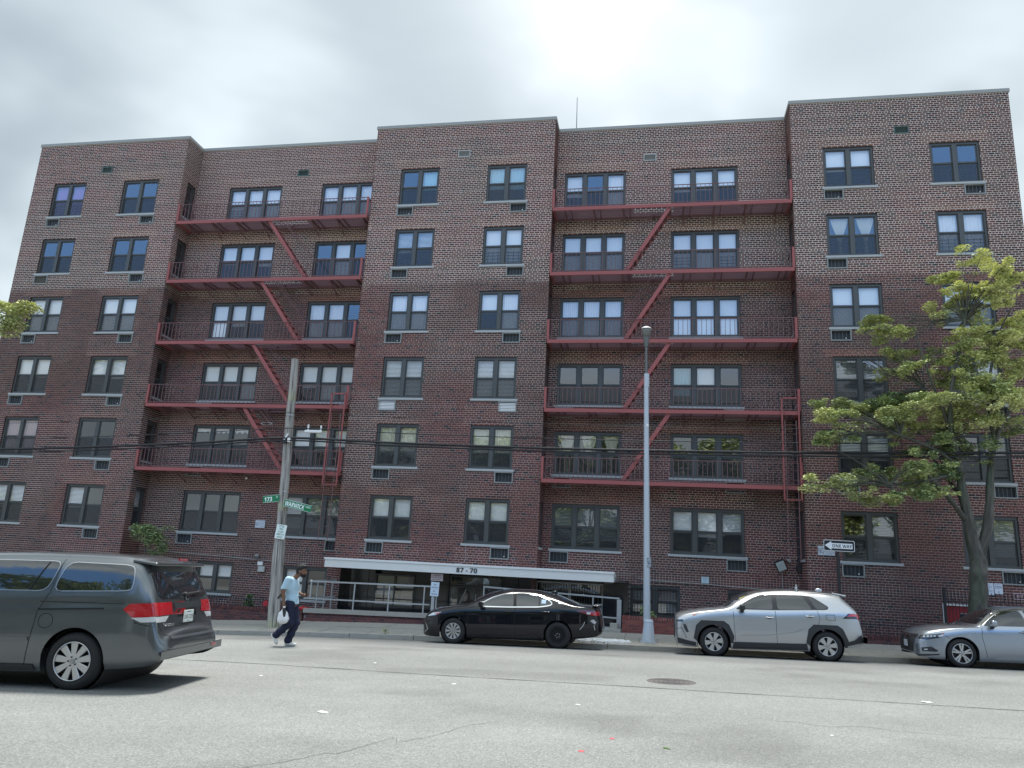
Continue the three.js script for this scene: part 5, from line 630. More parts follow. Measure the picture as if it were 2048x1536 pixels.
const carGlass = PM([0.012, 0.016, 0.02], 0.03, { clearcoat: 1, clearcoatRoughness: 0.02, ior: 1.6 }), rubber = M([0.018, 0.018, 0.019], 0.85), plastic = M([0.03, 0.031, 0.033], 0.7), chrome = M([0.7, 0.71, 0.72], 0.18, 1), seamM = M([0.008, 0.008, 0.009], 0.8), redLens = PM([0.42, 0.012, 0.02], 0.12, { clearcoat: 1 }), clearLens = PM([0.55, 0.57, 0.58], 0.1, { clearcoat: 1 }), amber = PM([0.55, 0.12, 0.03], 0.15, { clearcoat: 1 }), darkLens = PM([0.03, 0.032, 0.036], 0.08, { clearcoat: 1 }), alloy = M([0.55, 0.56, 0.57], 0.3, 0.85), steelBlk = M([0.02, 0.02, 0.021], 0.6, 0.2);
const metallic = (c, o = {}) => PM(c, 0.34, { metalness: 0.78, clearcoat: 1, clearcoatRoughness: 0.06, ...o });
function wheel(parent, x, y, z, R, rimR, style, flip = 1) {
  const Wd = 0.22, w = group('wheel', parent, x, y, z); w.scale.z = flip;
  const key = style + R;
  mesh('tyre', cached('ty' + R + rimR, () => new THREE.LatheGeometry([[rimR, -Wd / 2 + 0.02], [rimR + 0.02, -Wd / 2], [R - 0.05, -Wd / 2 - 0.004], [R - 0.012, -Wd / 2 + 0.03], [R, -Wd / 2 + 0.07], [R, Wd / 2 - 0.07], [R - 0.012, Wd / 2 - 0.03], [R - 0.05, Wd / 2 + 0.004], [rimR + 0.02, Wd / 2], [rimR, Wd / 2 - 0.02], [rimR, -Wd / 2 + 0.02]].map(p => new THREE.Vector2(...p)), 48).rotateX(Math.PI / 2)), rubber, w);
  mesh('brake_disc', cached('bd' + rimR, () => cyl(rimR - 0.005, rimR - 0.005, 0.02, 0, 0, 0, 32).rotateX(Math.PI / 2).translate(0, 0, 0.0)), M([0.025, 0.025, 0.027], 0.7), w);
  const spoke = (a, r0, r1, w0, w1, zf) => { const s = new THREE.Shape([new THREE.Vector2(r0, -w0 / 2), new THREE.Vector2(r1, -w1 / 2), new THREE.Vector2(r1, w1 / 2), new THREE.Vector2(r0, w0 / 2)]); return new THREE.ExtrudeGeometry(s, { depth: 0.025, bevelEnabled: true, bevelSize: 0.004, bevelThickness: 0.004, bevelSegments: 1, steps: 1 }).rotateZ(a).translate(0, 0, zf); };
  const lip = cached('lip' + rimR, () => new THREE.TorusGeometry(rimR - 0.006, 0.009, 6, 40).translate(0, 0, Wd / 2 - 0.01));
  const zf = Wd / 2 - 0.05;
  const geo = cached('rim' + key, () => {
    const l = [];
    if (style === 'nine') for (let k = 0; k < 9; k++) l.push(spoke(k / 9 * 6.283 + 0.2, 0.05, rimR - 0.008, 0.045, 0.088, zf));
    if (style === 'ten') for (let k = 0; k < 10; k++) l.push(spoke(k / 10 * 6.283, 0.05, rimR - 0.006, 0.016, 0.07, zf));
    if (style === 'six') for (let k = 0; k < 6; k++) { const a = k / 6 * 6.283 + 0.25, s = new THREE.Shape(); s.moveTo(0.05, -0.03); s.quadraticCurveTo(0.12, -0.045, rimR - 0.008, -0.088); s.lineTo(rimR - 0.008, 0.052); s.quadraticCurveTo(0.13, 0.02, 0.05, 0.03); l.push(new THREE.ExtrudeGeometry(s, { depth: 0.025, bevelEnabled: true, bevelSize: 0.004, bevelThickness: 0.004, bevelSegments: 1, curveSegments: 5 }).rotateZ(a).translate(0, 0, zf)); }
    if (style === 'twin') for (let k = 0; k < 5; k++) for (const d of [-0.17, 0.17]) l.push(spoke(k / 5 * 6.283 + 0.3 + d, 0.06, rimR - 0.006, 0.022, 0.04, zf));
    if (style === 'steel') { const s = new THREE.Shape(); s.absarc(0, 0, rimR - 0.01, 0, 6.2832); for (let k = 0; k < 14; k++) { const h = new THREE.Path(); h.absarc(Math.cos(k / 14 * 6.283) * rimR * 0.74, Math.sin(k / 14 * 6.283) * rimR * 0.74, 0.014, 0, 6.2832); s.holes.push(h); } l.push(new THREE.ExtrudeGeometry(s, { depth: 0.012, bevelEnabled: false, curveSegments: 24 }).translate(0, 0, zf - 0.03), new THREE.TorusGeometry(rimR * 0.55, 0.016, 6, 28).translate(0, 0, zf - 0.018)); }
    if (style !== 'steel') l.push(cyl(0.075, 0.065, 0.04, 0, 0, 0, 20).rotateX(Math.PI / 2).translate(0, 0, zf + 0.012));
    l.push(lip.clone()); return merge(l);
  });
  mesh('rim', geo, style === 'steel' ? steelBlk : alloy, w);
  mesh('hub_cap', cached('hub' + style, () => cyl(0.034, 0.03, 0.02, 0, 0, 0, 16).rotateX(Math.PI / 2).translate(0, 0, zf + 0.038)), style === 'steel' ? steelBlk : M([0.35, 0.36, 0.37], 0.3, 0.8), w);
  for (let k = 0; k < 5; k++) mesh('lug_nut', cached('lug', () => cyl(0.011, 0.01, 0.02, 0, 0, 0, 6).rotateX(Math.PI / 2)), style === 'steel' ? galv : steelBlk, w).position.set(Math.cos(k * 1.2566 + 0.6) * 0.055, Math.sin(k * 1.2566 + 0.6) * 0.055, zf + 0.034);
  return w;
}
function carBase(name, label, cat, K, S, paint, x, z, yaw, wheelStyle, o = {}) {
  const [a0, a1] = S.arch, T = thing(name, label, cat, x, 0, z); const g0 = roadY(x + a0[0], z + 0.9), g1 = roadY(x + a1[0], z + 0.9), tilt = Math.atan2(g1 - g0, a1[0] - a0[0]); T.rotation.z = tilt; T.position.y = g0 - a0[0] * Math.tan(tilt) - 0.008;
  T.rotation.order = 'YXZ'; T.rotation.y = yaw;
  const body = mesh('body', K.shell, paint, T), trk = (S.track ?? 1.56) / 2;
  for (const [i, a] of S.arch.entries()) { for (const s of [1, -1]) wheel(T, a[0], S.R, s * trk, S.R, S.rim, typeof wheelStyle === 'string' ? wheelStyle : wheelStyle[i], s); mesh('wheel_well', new THREE.CylinderGeometry(a[2] - 0.004, a[2] - 0.004, 2 * (trk + 0.02), 24, 1, true).rotateX(Math.PI / 2).translate(a[0], a[1], 0), Object.assign(plastic.clone(), { side: THREE.DoubleSide }), T); }
  mesh('underbody', merge([bx(a0[0] + a0[2], a1[0] - a1[2], S.floor ?? 0.2, 0.5, -0.8, 0.8), bx(0.2, a0[0] - a0[2] - 0.02, 0.3, 0.5, -0.6, 0.6), bx(a1[0] + a1[2] + 0.02, S.len - 0.2, 0.36, 0.55, -0.6, 0.6)]), plastic, T);
  return T;
}
const seams = (K, T, list, w = 0.009) => list.forEach(p => mesh('door_seam', merge([K.ribbon(p, w, 0.0025, 1)]), seamM, T));
const handle = (K, T, x, y, m, w = 0.2) => { const h = group('door_handle', T, x, y, K.hw(x, y) + 0.012); mesh('grip', rbox(w, 0.028, 0.03, 0.012, 0, 0, 0.012), m, h); mesh('recess', new THREE.SphereGeometry(0.05, 12, 8).scale(1.3, 0.62, 0.12).translate(0, -0.005, -0.012), seamM, h); };
const mirror = (K, T, x, y, m, s = 1) => { const z = K.hw(x, y - 0.02) + 0.02, h = group('side_mirror', T, x, y, s * z); mesh('shell', rbox(0.13, 0.15, 0.2, 0.05, 0.0, 0.07, s * 0.11, 4), m, h); mesh('stalk', beam(V(0, -0.05, -s * 0.04), V(0, 0.03, s * 0.08), 0.08, 0.05), plastic, h); };
const decal = (w, h, draw) => new THREE.MeshStandardMaterial({ map: canvasTex(w, h, draw), roughness: 0.5 });
{ // silver compact crossover with black cladding
  const S = { len: 4.56, R: 0.352, rim: 0.225, track: 1.6, floor: 0.2, lean: 0.23, n: 4.6, arch: [[0.95, 0.36, 0.41], [3.66, 0.36, 0.41]],
    top: [[0, 0.84], [0.015, 0.93], [0.06, 0.985], [0.3, 1.06], [0.6, 1.115], [1.0, 1.16], [1.2, 1.19], [1.54, 1.39], [1.83, 1.525], [2.1, 1.605], [2.6, 1.665], [3.1, 1.68], [3.6, 1.66], [4.06, 1.6], [4.16, 1.52], [4.32, 1.38], [4.45, 1.24], [4.51, 1.1], [4.56, 0.7]], belt: [[0, 0.78], [0.05, 0.86], [0.3, 0.96], [0.6, 1.03], [1.2, 1.12], [1.5, 1.14], [2.5, 1.16], [3.5, 1.2], [4.1, 1.2], [4.4, 1.1], [4.56, 0.62]], bot: [[0, 0.36], [0.05, 0.26], [0.25, 0.21], [1.4, 0.19], [3.1, 0.22], [4.0, 0.32], [4.4, 0.38], [4.56, 0.46]], w: [[0, 0.68], [0.03, 0.77], [0.1, 0.84], [0.25, 0.89], [0.6, 0.915], [1.5, 0.925], [3.7, 0.925], [4.1, 0.9], [4.35, 0.85], [4.5, 0.78], [4.56, 0.68]] };
  const K = carShell(S), T = carBase('parked_car', 'parked silver compact crossover with black wheel arch cladding', 'car', K, S, metallic([0.46, 0.475, 0.49]), 10.8, 5.1, 0, 'six');
  const dlo = [[1.5, 1.165], [1.75, 1.32], [1.93, 1.435], [2.12, 1.505], [2.5, 1.535], [3.2, 1.535], [3.4, 1.505], [3.76, 1.29], [3.72, 1.225], [2.5, 1.175]];
  mesh('window_surround', K.side(soften(dlo.map(([x, y], i) => [x, y + (i > 0 && i < 7 ? 0.012 : -0.006)])), 0.003), plastic, T);
  for (const p of [[[1.6, 1.185], [1.8, 1.33], [1.95, 1.43], [2.13, 1.495], [2.4, 1.52], [2.42, 1.18]], [[2.53, 1.185], [2.52, 1.52], [3.16, 1.52], [3.35, 1.22], [3.3, 1.21]], [[3.3, 1.505], [3.38, 1.49], [3.72, 1.29], [3.69, 1.235], [3.45, 1.22]]]) mesh('side_window', K.side(soften(p, 0.3), 0.006), carGlass, T);
  mesh('windshield', K.end([[-0.62, 1.2], [0.62, 1.2], [0.56, 1.54], [-0.56, 1.54]], true, 0.004, 0.09), carGlass, T); mesh('rear_window', K.end([[-0.62, 1.2], [0.62, 1.2], [0.54, 1.52], [-0.54, 1.52]], false, 0.004, 0.09), carGlass, T);
  const ring = (cx, o) => { const a = []; for (const [x, y] of o) a.push([cx + x, y]); const inn = []; for (let k = 0; k <= 16; k++) { const t = Math.PI * (k / 16); inn.push([cx - 0.405 * Math.cos(t), 0.36 + 0.405 * Math.sin(t)]); } return [...a, ...inn]; };
  const fl = [[-0.405, 0.34], [-0.50, 0.42], [-0.43, 0.74], [-0.30, 0.86], [0.26, 0.86], [0.38, 0.78], [0.50, 0.5], [0.47, 0.34], [0.405, 0.34]].reverse();
  for (const s of [1, -1]) for (const a of S.arch) mesh('arch_cladding', K.side(ring(a[0], fl), 0.014, s, 0.06), plastic, T);
  mesh('sill_cladding', K.side([[1.42, 0.36], [2.4, 0.37], [3.18, 0.4], [3.2, 0.24], [1.4, 0.21]], 0.012), plastic, T);
  mesh('front_lower_trim', K.end([[-0.68, 0.27], [0.68, 0.27], [0.62, 0.45], [0.3, 0.5], [-0.3, 0.5], [-0.62, 0.45]], true, 0.006), plastic, T); mesh('front_lower_trim', K.side([[0.06, 0.28], [0.5, 0.23], [0.52, 0.32], [0.3, 0.36], [0.05, 0.42]], 0.008), plastic, T); mesh('rear_lower_trim', K.side([[4.04, 0.36], [4.5, 0.46], [4.5, 0.66], [4.3, 0.52], [4.1, 0.46]], 0.008), plastic, T); mesh('rear_lower_trim', K.end([[-0.75, 0.46], [0.75, 0.46], [0.75, 0.62], [-0.75, 0.62]], false, 0.006), plastic, T);
  mesh('grille', K.end([[-0.5, 0.52], [0.5, 0.52], [0.6, 0.78], [0.5, 0.86], [-0.5, 0.86], [-0.6, 0.78]], true, 0.006), plastic, T); mesh('front_badge', K.end([[-0.07, 0.78], [0.07, 0.78], [0.07, 0.85], [-0.07, 0.85]], true, 0.014), chrome, T);
  mesh('headlight', K.side([[0.05, 0.83], [0.16, 0.93], [0.36, 1.0], [0.58, 1.03], [0.44, 0.93], [0.2, 0.83]], 0.005, 1, 0.04), clearLens, T); mesh('headlight_bezel', K.side([[0.03, 0.8], [0.05, 0.85], [0.2, 0.86], [0.2, 0.81]], 0.007, 1, 0.04), darkLens, T); mesh('turn_signal', K.side([[0.44, 0.99], [0.57, 1.025], [0.46, 0.96]], 0.008, 1, 0.04), amber, T);
  mesh('bumper_vent', K.side([[0.2, 0.76], [0.27, 0.74], [0.34, 0.56], [0.28, 0.55], [0.22, 0.66]], 0.004), plastic, T); mesh('bumper_crease', K.ribbon([[0.04, 0.62], [0.16, 0.66], [0.28, 0.42]], 0.012, 0.004), seamM, T);
  mesh('tail_light', K.side([[4.06, 1.025], [4.2, 1.15], [4.36, 1.15], [4.42, 1.02]], 0.005, 1, 0.04), darkLens, T); mesh('tail_lens', K.side([[4.16, 1.075], [4.24, 1.14], [4.37, 1.14], [4.4, 1.08]], 0.009, 1, 0.04), redLens, T); mesh('tail_lens', K.end([[0.45, 1.02], [0.8, 1.0], [0.8, 1.14], [0.5, 1.14]], false, 0.006), redLens, T); mesh('tail_lens', K.end([[-0.45, 1.02], [-0.8, 1.0], [-0.8, 1.14], [-0.5, 1.14]], false, 0.006), redLens, T);
  seams(K, T, [[[1.45, 1.1], [1.46, 0.7], [1.48, 0.38]], [[2.47, 1.16], [2.475, 0.3]], [[3.47, 1.19], [3.52, 1.02], [3.48, 0.86]], [[3.66, 1.1], [3.87, 1.1], [3.88, 0.97], [3.67, 0.98], [3.66, 1.1]], [[1.46, 0.37], [3.15, 0.39]]]);
  mesh('body_crease', K.ribbon([[1.6, 0.53], [2.3, 0.57], [2.9, 0.66], [3.1, 0.74]], 0.02, 0.006), metallic([0.36, 0.38, 0.40]), T);
  handle(K, T, 2.32, 0.99, chrome); handle(K, T, 3.29, 1.05, chrome); mirror(K, T, 1.66, 1.14, plastic);
  mesh('roof_spoiler', (() => { const g = rbox(0.34, 0.05, 1.1, 0.02, 0, 0, 0, 3).rotateZ(-0.17).translate(4.08, 1.585, 0); return g; })(), metallic([0.46, 0.475, 0.49]), T); mesh('antenna_fin', new THREE.SphereGeometry(0.07, 12, 8).scale(1.3, 0.7, 0.5).translate(3.7, 1.68, 0), metallic([0.5, 0.525, 0.55]), T);
  for (const s of [1, -1]) mesh('roof_edge_trim', tube([V(1.6, 1.43, s * 0.69), V(2.1, 1.6, s * 0.62), V(3, 1.665, s * 0.6), V(3.9, 1.62, s * 0.58)], 0.012, 20, 5), plastic, T);
  mesh('windshield_sticker', K.end([[0.5, 1.42], [0.57, 1.42], [0.56, 1.48], [0.5, 1.48]], true, 0.01), M([0.7, 0.62, 0.08], 0.6), T);
  const bx0 = 10.8 + 3.02, B = thing('water_bottle', 'small clear plastic bottle standing on the roof of the silver crossover', 'bottle', bx0, 0, 5.62); B.position.y = T.position.y + 1.605 + 3.02 * Math.tan(T.rotation.z); mesh('bottle_body', new THREE.LatheGeometry([[0, 0], [0.033, 0], [0.034, 0.1], [0.028, 0.125], [0.013, 0.165], [0.013, 0.18]].map(p => new THREE.Vector2(...p)), 14), PM([0.75, 0.8, 0.84], 0.1, { transmission: 0.6, thickness: 0.02 }), B); mesh('bottle_cap', cyl(0.016, 0.016, 0.02, 0, 0.19, 0, 10), mat.white, B);
}
{ // black sedan with one hubcap and one bare steel wheel
  const S = { len: 4.88, R: 0.335, rim: 0.205, track: 1.6, floor: 0.17, lean: 0.3, n: 3.6, arch: [[0.94, 0.34, 0.375], [3.76, 0.34, 0.375]],
    top: [[0, 0.5], [0.02, 0.66], [0.08, 0.76], [0.25, 0.865], [0.55, 0.95], [0.9, 1.0], [1.17, 1.03], [1.55, 1.235], [1.92, 1.385], [2.43, 1.465], [2.93, 1.46], [3.52, 1.385], [3.94, 1.25], [4.31, 1.125], [4.6, 1.1], [4.76, 1.09], [4.82, 1.0], [4.88, 0.62]], belt: [[0, 0.46], [0.2, 0.72], [0.5, 0.83], [1.2, 0.95], [1.6, 0.97], [2.6, 0.985], [3.3, 1.02], [3.8, 1.05], [4.4, 1.05], [4.7, 1.0], [4.88, 0.56]], bot: [[0, 0.28], [0.05, 0.2], [0.3, 0.17], [1.3, 0.165], [3.35, 0.19], [4.2, 0.26], [4.7, 0.32], [4.88, 0.4]], w: [[0, 0.46], [0.04, 0.6], [0.12, 0.73], [0.3, 0.85], [0.6, 0.905], [1.5, 0.92], [3.7, 0.92], [4.3, 0.88], [4.65, 0.81], [4.8, 0.74], [4.88, 0.62]] };
  const K = carShell(S), blk = PM([0.004, 0.005, 0.008], 0.4, { clearcoat: 1, clearcoatRoughness: 0.02, specularIntensity: 0.15 }), T = carBase('parked_car', 'parked black sedan with chrome window trim and one bare steel rear wheel', 'car', K, S, blk, 4.03, 5.1, 0, ['ten', 'steel']);
  const dlo = [[1.56, 0.99], [1.75, 1.12], [1.95, 1.235], [2.27, 1.335], [2.72, 1.375], [3.14, 1.35], [3.42, 1.26], [3.6, 1.14], [3.56, 1.08], [3.25, 1.03], [2.4, 1.0]];
  const rd = soften(dlo, 0.45); mesh('window_trim', merge([K.ribbon([...rd, rd[0], rd[1]], 0.026, 0.008)]), chrome, T);
  for (const p of [[[1.62, 1.005], [1.78, 1.12], [1.96, 1.225], [2.28, 1.322], [2.52, 1.345], [2.56, 1.012]], [[2.64, 1.014], [2.6, 1.352], [2.75, 1.362], [3.13, 1.338], [3.22, 1.31], [3.24, 1.04]], [[3.26, 1.045], [3.245, 1.3], [3.41, 1.245], [3.57, 1.135], [3.53, 1.09]]]) mesh('side_window', K.side(soften(p, 0.2), 0.006), carGlass, T);
  mesh('window_surround', K.side(soften(dlo, 0.4), 0.0035), seamM, T);
  mesh('windshield', K.end([[-0.64, 1.05], [0.64, 1.05], [0.56, 1.37], [-0.56, 1.37]], true, 0.004, 0.09), carGlass, T); mesh('rear_window', K.end([[-0.58, 1.14], [0.58, 1.14], [0.52, 1.36], [-0.52, 1.36]], false, 0.004, 0.09), carGlass, T);
  mesh('headlight', K.side([[0.16, 0.68], [0.34, 0.78], [0.6, 0.81], [0.42, 0.72]], 0.006, 1, 0.04), clearLens, T); mesh('turn_signal', K.side([[0.38, 0.76], [0.58, 0.8], [0.48, 0.74]], 0.009, 1, 0.03), amber, T); mesh('grille', K.end([[-0.55, 0.22], [0.55, 0.22], [0.6, 0.42], [0.4, 0.55], [-0.4, 0.55], [-0.6, 0.42]], true, 0.004), plastic, T); mesh('bumper_trim', K.ribbon([[0.1, 0.53], [0.22, 0.36], [0.1, 0.26]], 0.022, 0.008), chrome, T);
  mesh('tail_light', K.side([[4.22, 0.97], [4.5, 0.99], [4.8, 0.97], [4.78, 0.85], [4.55, 0.87]], 0.006, 1, 0.04), PM([0.16, 0.03, 0.04], 0.1, { clearcoat: 1 }), T); mesh('tail_lens', K.side([[4.6, 0.93], [4.8, 0.93], [4.78, 0.86], [4.6, 0.875]], 0.01, 1, 0.04), redLens, T); mesh('reverse_lens', K.side([[4.5, 0.94], [4.62, 0.94], [4.6, 0.89], [4.52, 0.89]], 0.012, 1, 0.04), clearLens, T); mesh('tail_lens', K.end([[0.3, 0.86], [0.72, 0.86], [0.72, 0.97], [0.3, 0.97]], false, 0.006), redLens, T);
  mesh('bumper_scuff', K.side([[4.6, 0.73], [4.68, 0.77], [4.76, 0.7], [4.72, 0.64], [4.66, 0.68]], 0.006, 1, 0.04), M([0.42, 0.42, 0.42], 0.7), T); mesh('bumper_scuff', K.ribbon([[4.46, 0.7], [4.42, 0.6], [4.33, 0.5]], 0.014, 0.006), M([0.45, 0.45, 0.46], 0.6), T); mesh('bumper_scuff', K.ribbon([[4.7, 0.62], [4.72, 0.5]], 0.02, 0.006), M([0.4, 0.4, 0.41], 0.6), T);
  seams(K, T, [[[1.33, 0.84], [1.35, 0.5], [1.35, 0.26]], [[2.6, 1.0], [2.62, 0.28]], [[3.52, 1.06], [3.5, 0.86], [3.42, 0.68]], [[0.6, 0.82], [1.5, 0.98]], [[3.7, 1.06], [3.72, 0.95], [4.0, 0.95]]]);
  mesh('sill_trim', K.side([[1.38, 0.25], [3.0, 0.3], [3.12, 0.36], [3.3, 0.25], [3.3, 0.2], [1.36, 0.18]], 0.012), blk, T);
  handle(K, T, 2.45, 0.885, blk, 0.22); handle(K, T, 3.44, 0.91, blk, 0.22); mirror(K, T, 1.7, 0.99, blk);
  mesh('deck_spoiler', rbox(0.2, 0.03, 1.3, 0.014, 4.74, 1.1, 0, 3), blk, T); mesh('antenna_fin', new THREE.SphereGeometry(0.07, 12, 8).scale(1.3, 0.75, 0.5).translate(3.55, 1.395, 0), blk, T);
  mesh('window_sticker', K.side([[3.3, 1.12], [3.42, 1.12], [3.42, 1.22], [3.3, 1.22]], 0.011), decal(64, 64, (x, w, h) => { x.fillStyle = '#a9bfd0'; x.fillRect(0, 0, w, h); x.fillStyle = '#5c7690'; for (let i = 0; i < 5; i++) x.fillRect(12, 8 + i * 11, 40, 5); }), T); mesh('pillar_badge', K.side([[3.76, 1.13], [3.86, 1.13], [3.86, 1.18], [3.76, 1.18]], 0.006), M([0.5, 0.55, 0.6], 0.4), T);
}
{ // silver sedan cut by the frame
  const S = { len: 4.9, R: 0.33, rim: 0.225, track: 1.6, floor: 0.17, lean: 0.3, n: 3.6, arch: [[0.96, 0.335, 0.375], [3.79, 0.335, 0.375]],
    top: [[0, 0.56], [0.02, 0.68], [0.08, 0.75], [0.2, 0.83], [0.4, 0.89], [0.63, 0.935], [1.0, 0.965], [1.3, 0.99], [1.6, 1.19], [1.82, 1.315], [1.97, 1.375], [2.26, 1.43], [2.7, 1.45], [3.2, 1.42], [3.8, 1.25], [4.35, 1.08], [4.75, 1.04], [4.85, 0.9], [4.9, 0.6]], belt: [[0, 0.5], [0.2, 0.7], [0.5, 0.8], [1.2, 0.92], [1.6, 0.95], [2.6, 0.98], [3.5, 1.0], [4.3, 1.01], [4.7, 0.96], [4.9, 0.55]], bot: [[0, 0.28], [0.05, 0.21], [0.3, 0.18], [1.3, 0.165], [3.35, 0.19], [4.2, 0.26], [4.9, 0.36]], w: [[0, 0.52], [0.03, 0.64], [0.1, 0.75], [0.3, 0.86], [0.6, 0.91], [1.5, 0.93], [3.7, 0.93], [4.3, 0.89], [4.65, 0.82], [4.9, 0.64]] };
  const K = carShell(S), pt = metallic([0.35, 0.385, 0.43]), T = carBase('parked_car', 'parked silver sedan with black grille and twin spoke wheels, beside the forked tree', 'car', K, S, pt, 16.53, 5.1, 0, 'twin');
  mesh('window_trim', K.ribbon([[1.42, 0.97], [1.6, 1.1], [1.8, 1.23], [2.02, 1.325], [2.36, 1.375], [2.8, 1.385], [3.3, 1.33], [3.7, 1.16]], 0.026, 0.008), chrome, T);
  for (const p of [[[1.5, 0.985], [1.68, 1.12], [1.86, 1.235], [2.05, 1.315], [2.42, 1.355], [2.48, 1.0]], [[2.55, 1.0], [2.5, 1.36], [2.8, 1.37], [3.28, 1.31], [3.55, 1.2], [3.6, 1.06]]]) mesh('side_window', K.side(soften(p, 0.2), 0.006), carGlass, T);
  mesh('windshield', K.end([[-0.68, 1.01], [0.68, 1.01], [0.58, 1.36], [-0.58, 1.36]], true, 0.004, 0.09), carGlass, T);
  mesh('grille', K.end([[-0.5, 0.3], [0.5, 0.3], [0.52, 0.5], [0.6, 0.68], [-0.6, 0.68], [-0.52, 0.5]], true, 0.006), plastic, T); mesh('grille_bar', K.end([[-0.6, 0.66], [0.6, 0.66], [0.62, 0.72], [-0.62, 0.72]], true, 0.012), darkLens, T); mesh('front_badge', K.end([[-0.07, 0.58], [0.07, 0.58], [0.07, 0.68], [-0.07, 0.68]], true, 0.02), chrome, T);
  mesh('licence_plate', K.end([[-0.15, 0.4], [0.15, 0.4], [0.15, 0.56], [-0.15, 0.56]], true, 0.02), decal(96, 48, (x, w, h) => { x.fillStyle = '#cdd3d8'; x.fillRect(0, 0, w, h); x.fillStyle = '#5a6680'; x.fillRect(8, 14, 80, 22); }), T);
  mesh('headlight', K.side([[0.06, 0.62], [0.14, 0.71], [0.64, 0.79], [0.54, 0.68], [0.22, 0.61]], 0.006, 1, 0.04), darkLens, T); for (let k = 0; k < 4; k++) mesh('headlight_lamp', K.side([[0.16 + k * 0.07, 0.665 + k * 0.006], [0.2 + k * 0.07, 0.67 + k * 0.006], [0.21 + k * 0.07, 0.7 + k * 0.008], [0.17 + k * 0.07, 0.695 + k * 0.008]], 0.011, 1, 0.04), clearLens, T); mesh('turn_signal', K.side([[0.46, 0.71], [0.63, 0.78], [0.56, 0.7], [0.5, 0.68]], 0.011, 1, 0.04), clearLens, T); mesh('side_marker', K.side([[0.56, 0.76], [0.62, 0.78], [0.57, 0.73]], 0.013, 1, 0.04), amber, T);
  mesh('fog_light_recess', K.side([[0.1, 0.42], [0.3, 0.46], [0.44, 0.37], [0.4, 0.34], [0.12, 0.34]], 0.006, 1, 0.04), plastic, T); mesh('fog_light', K.side([[0.15, 0.37], [0.22, 0.375], [0.22, 0.4], [0.15, 0.395]], 0.01, 1, 0.04), clearLens, T); mesh('front_lip', K.side([[0.03, 0.26], [0.46, 0.3], [0.46, 0.27], [0.05, 0.22]], 0.008, 1, 0.05), plastic, T);
  seams(K, T, [[[1.46, 0.94], [1.43, 0.74], [1.5, 0.26]], [[0.63, 0.72], [0.72, 0.66]], [[0.2, 0.82], [0.8, 0.9], [1.4, 0.95]], [[2.52, 0.98], [2.54, 0.28]]]);
  mesh('sill_trim', K.side([[1.7, 0.3], [2.0, 0.33], [3.3, 0.33], [3.3, 0.24], [1.55, 0.21]], 0.012), pt, T); handle(K, T, 2.35, 0.87, pt); mirror(K, T, 1.68, 0.975, pt); mesh('fender_badge', K.ribbon([[1.2, 0.815], [1.3, 0.815]], 0.02, 0.006), chrome, T);
}
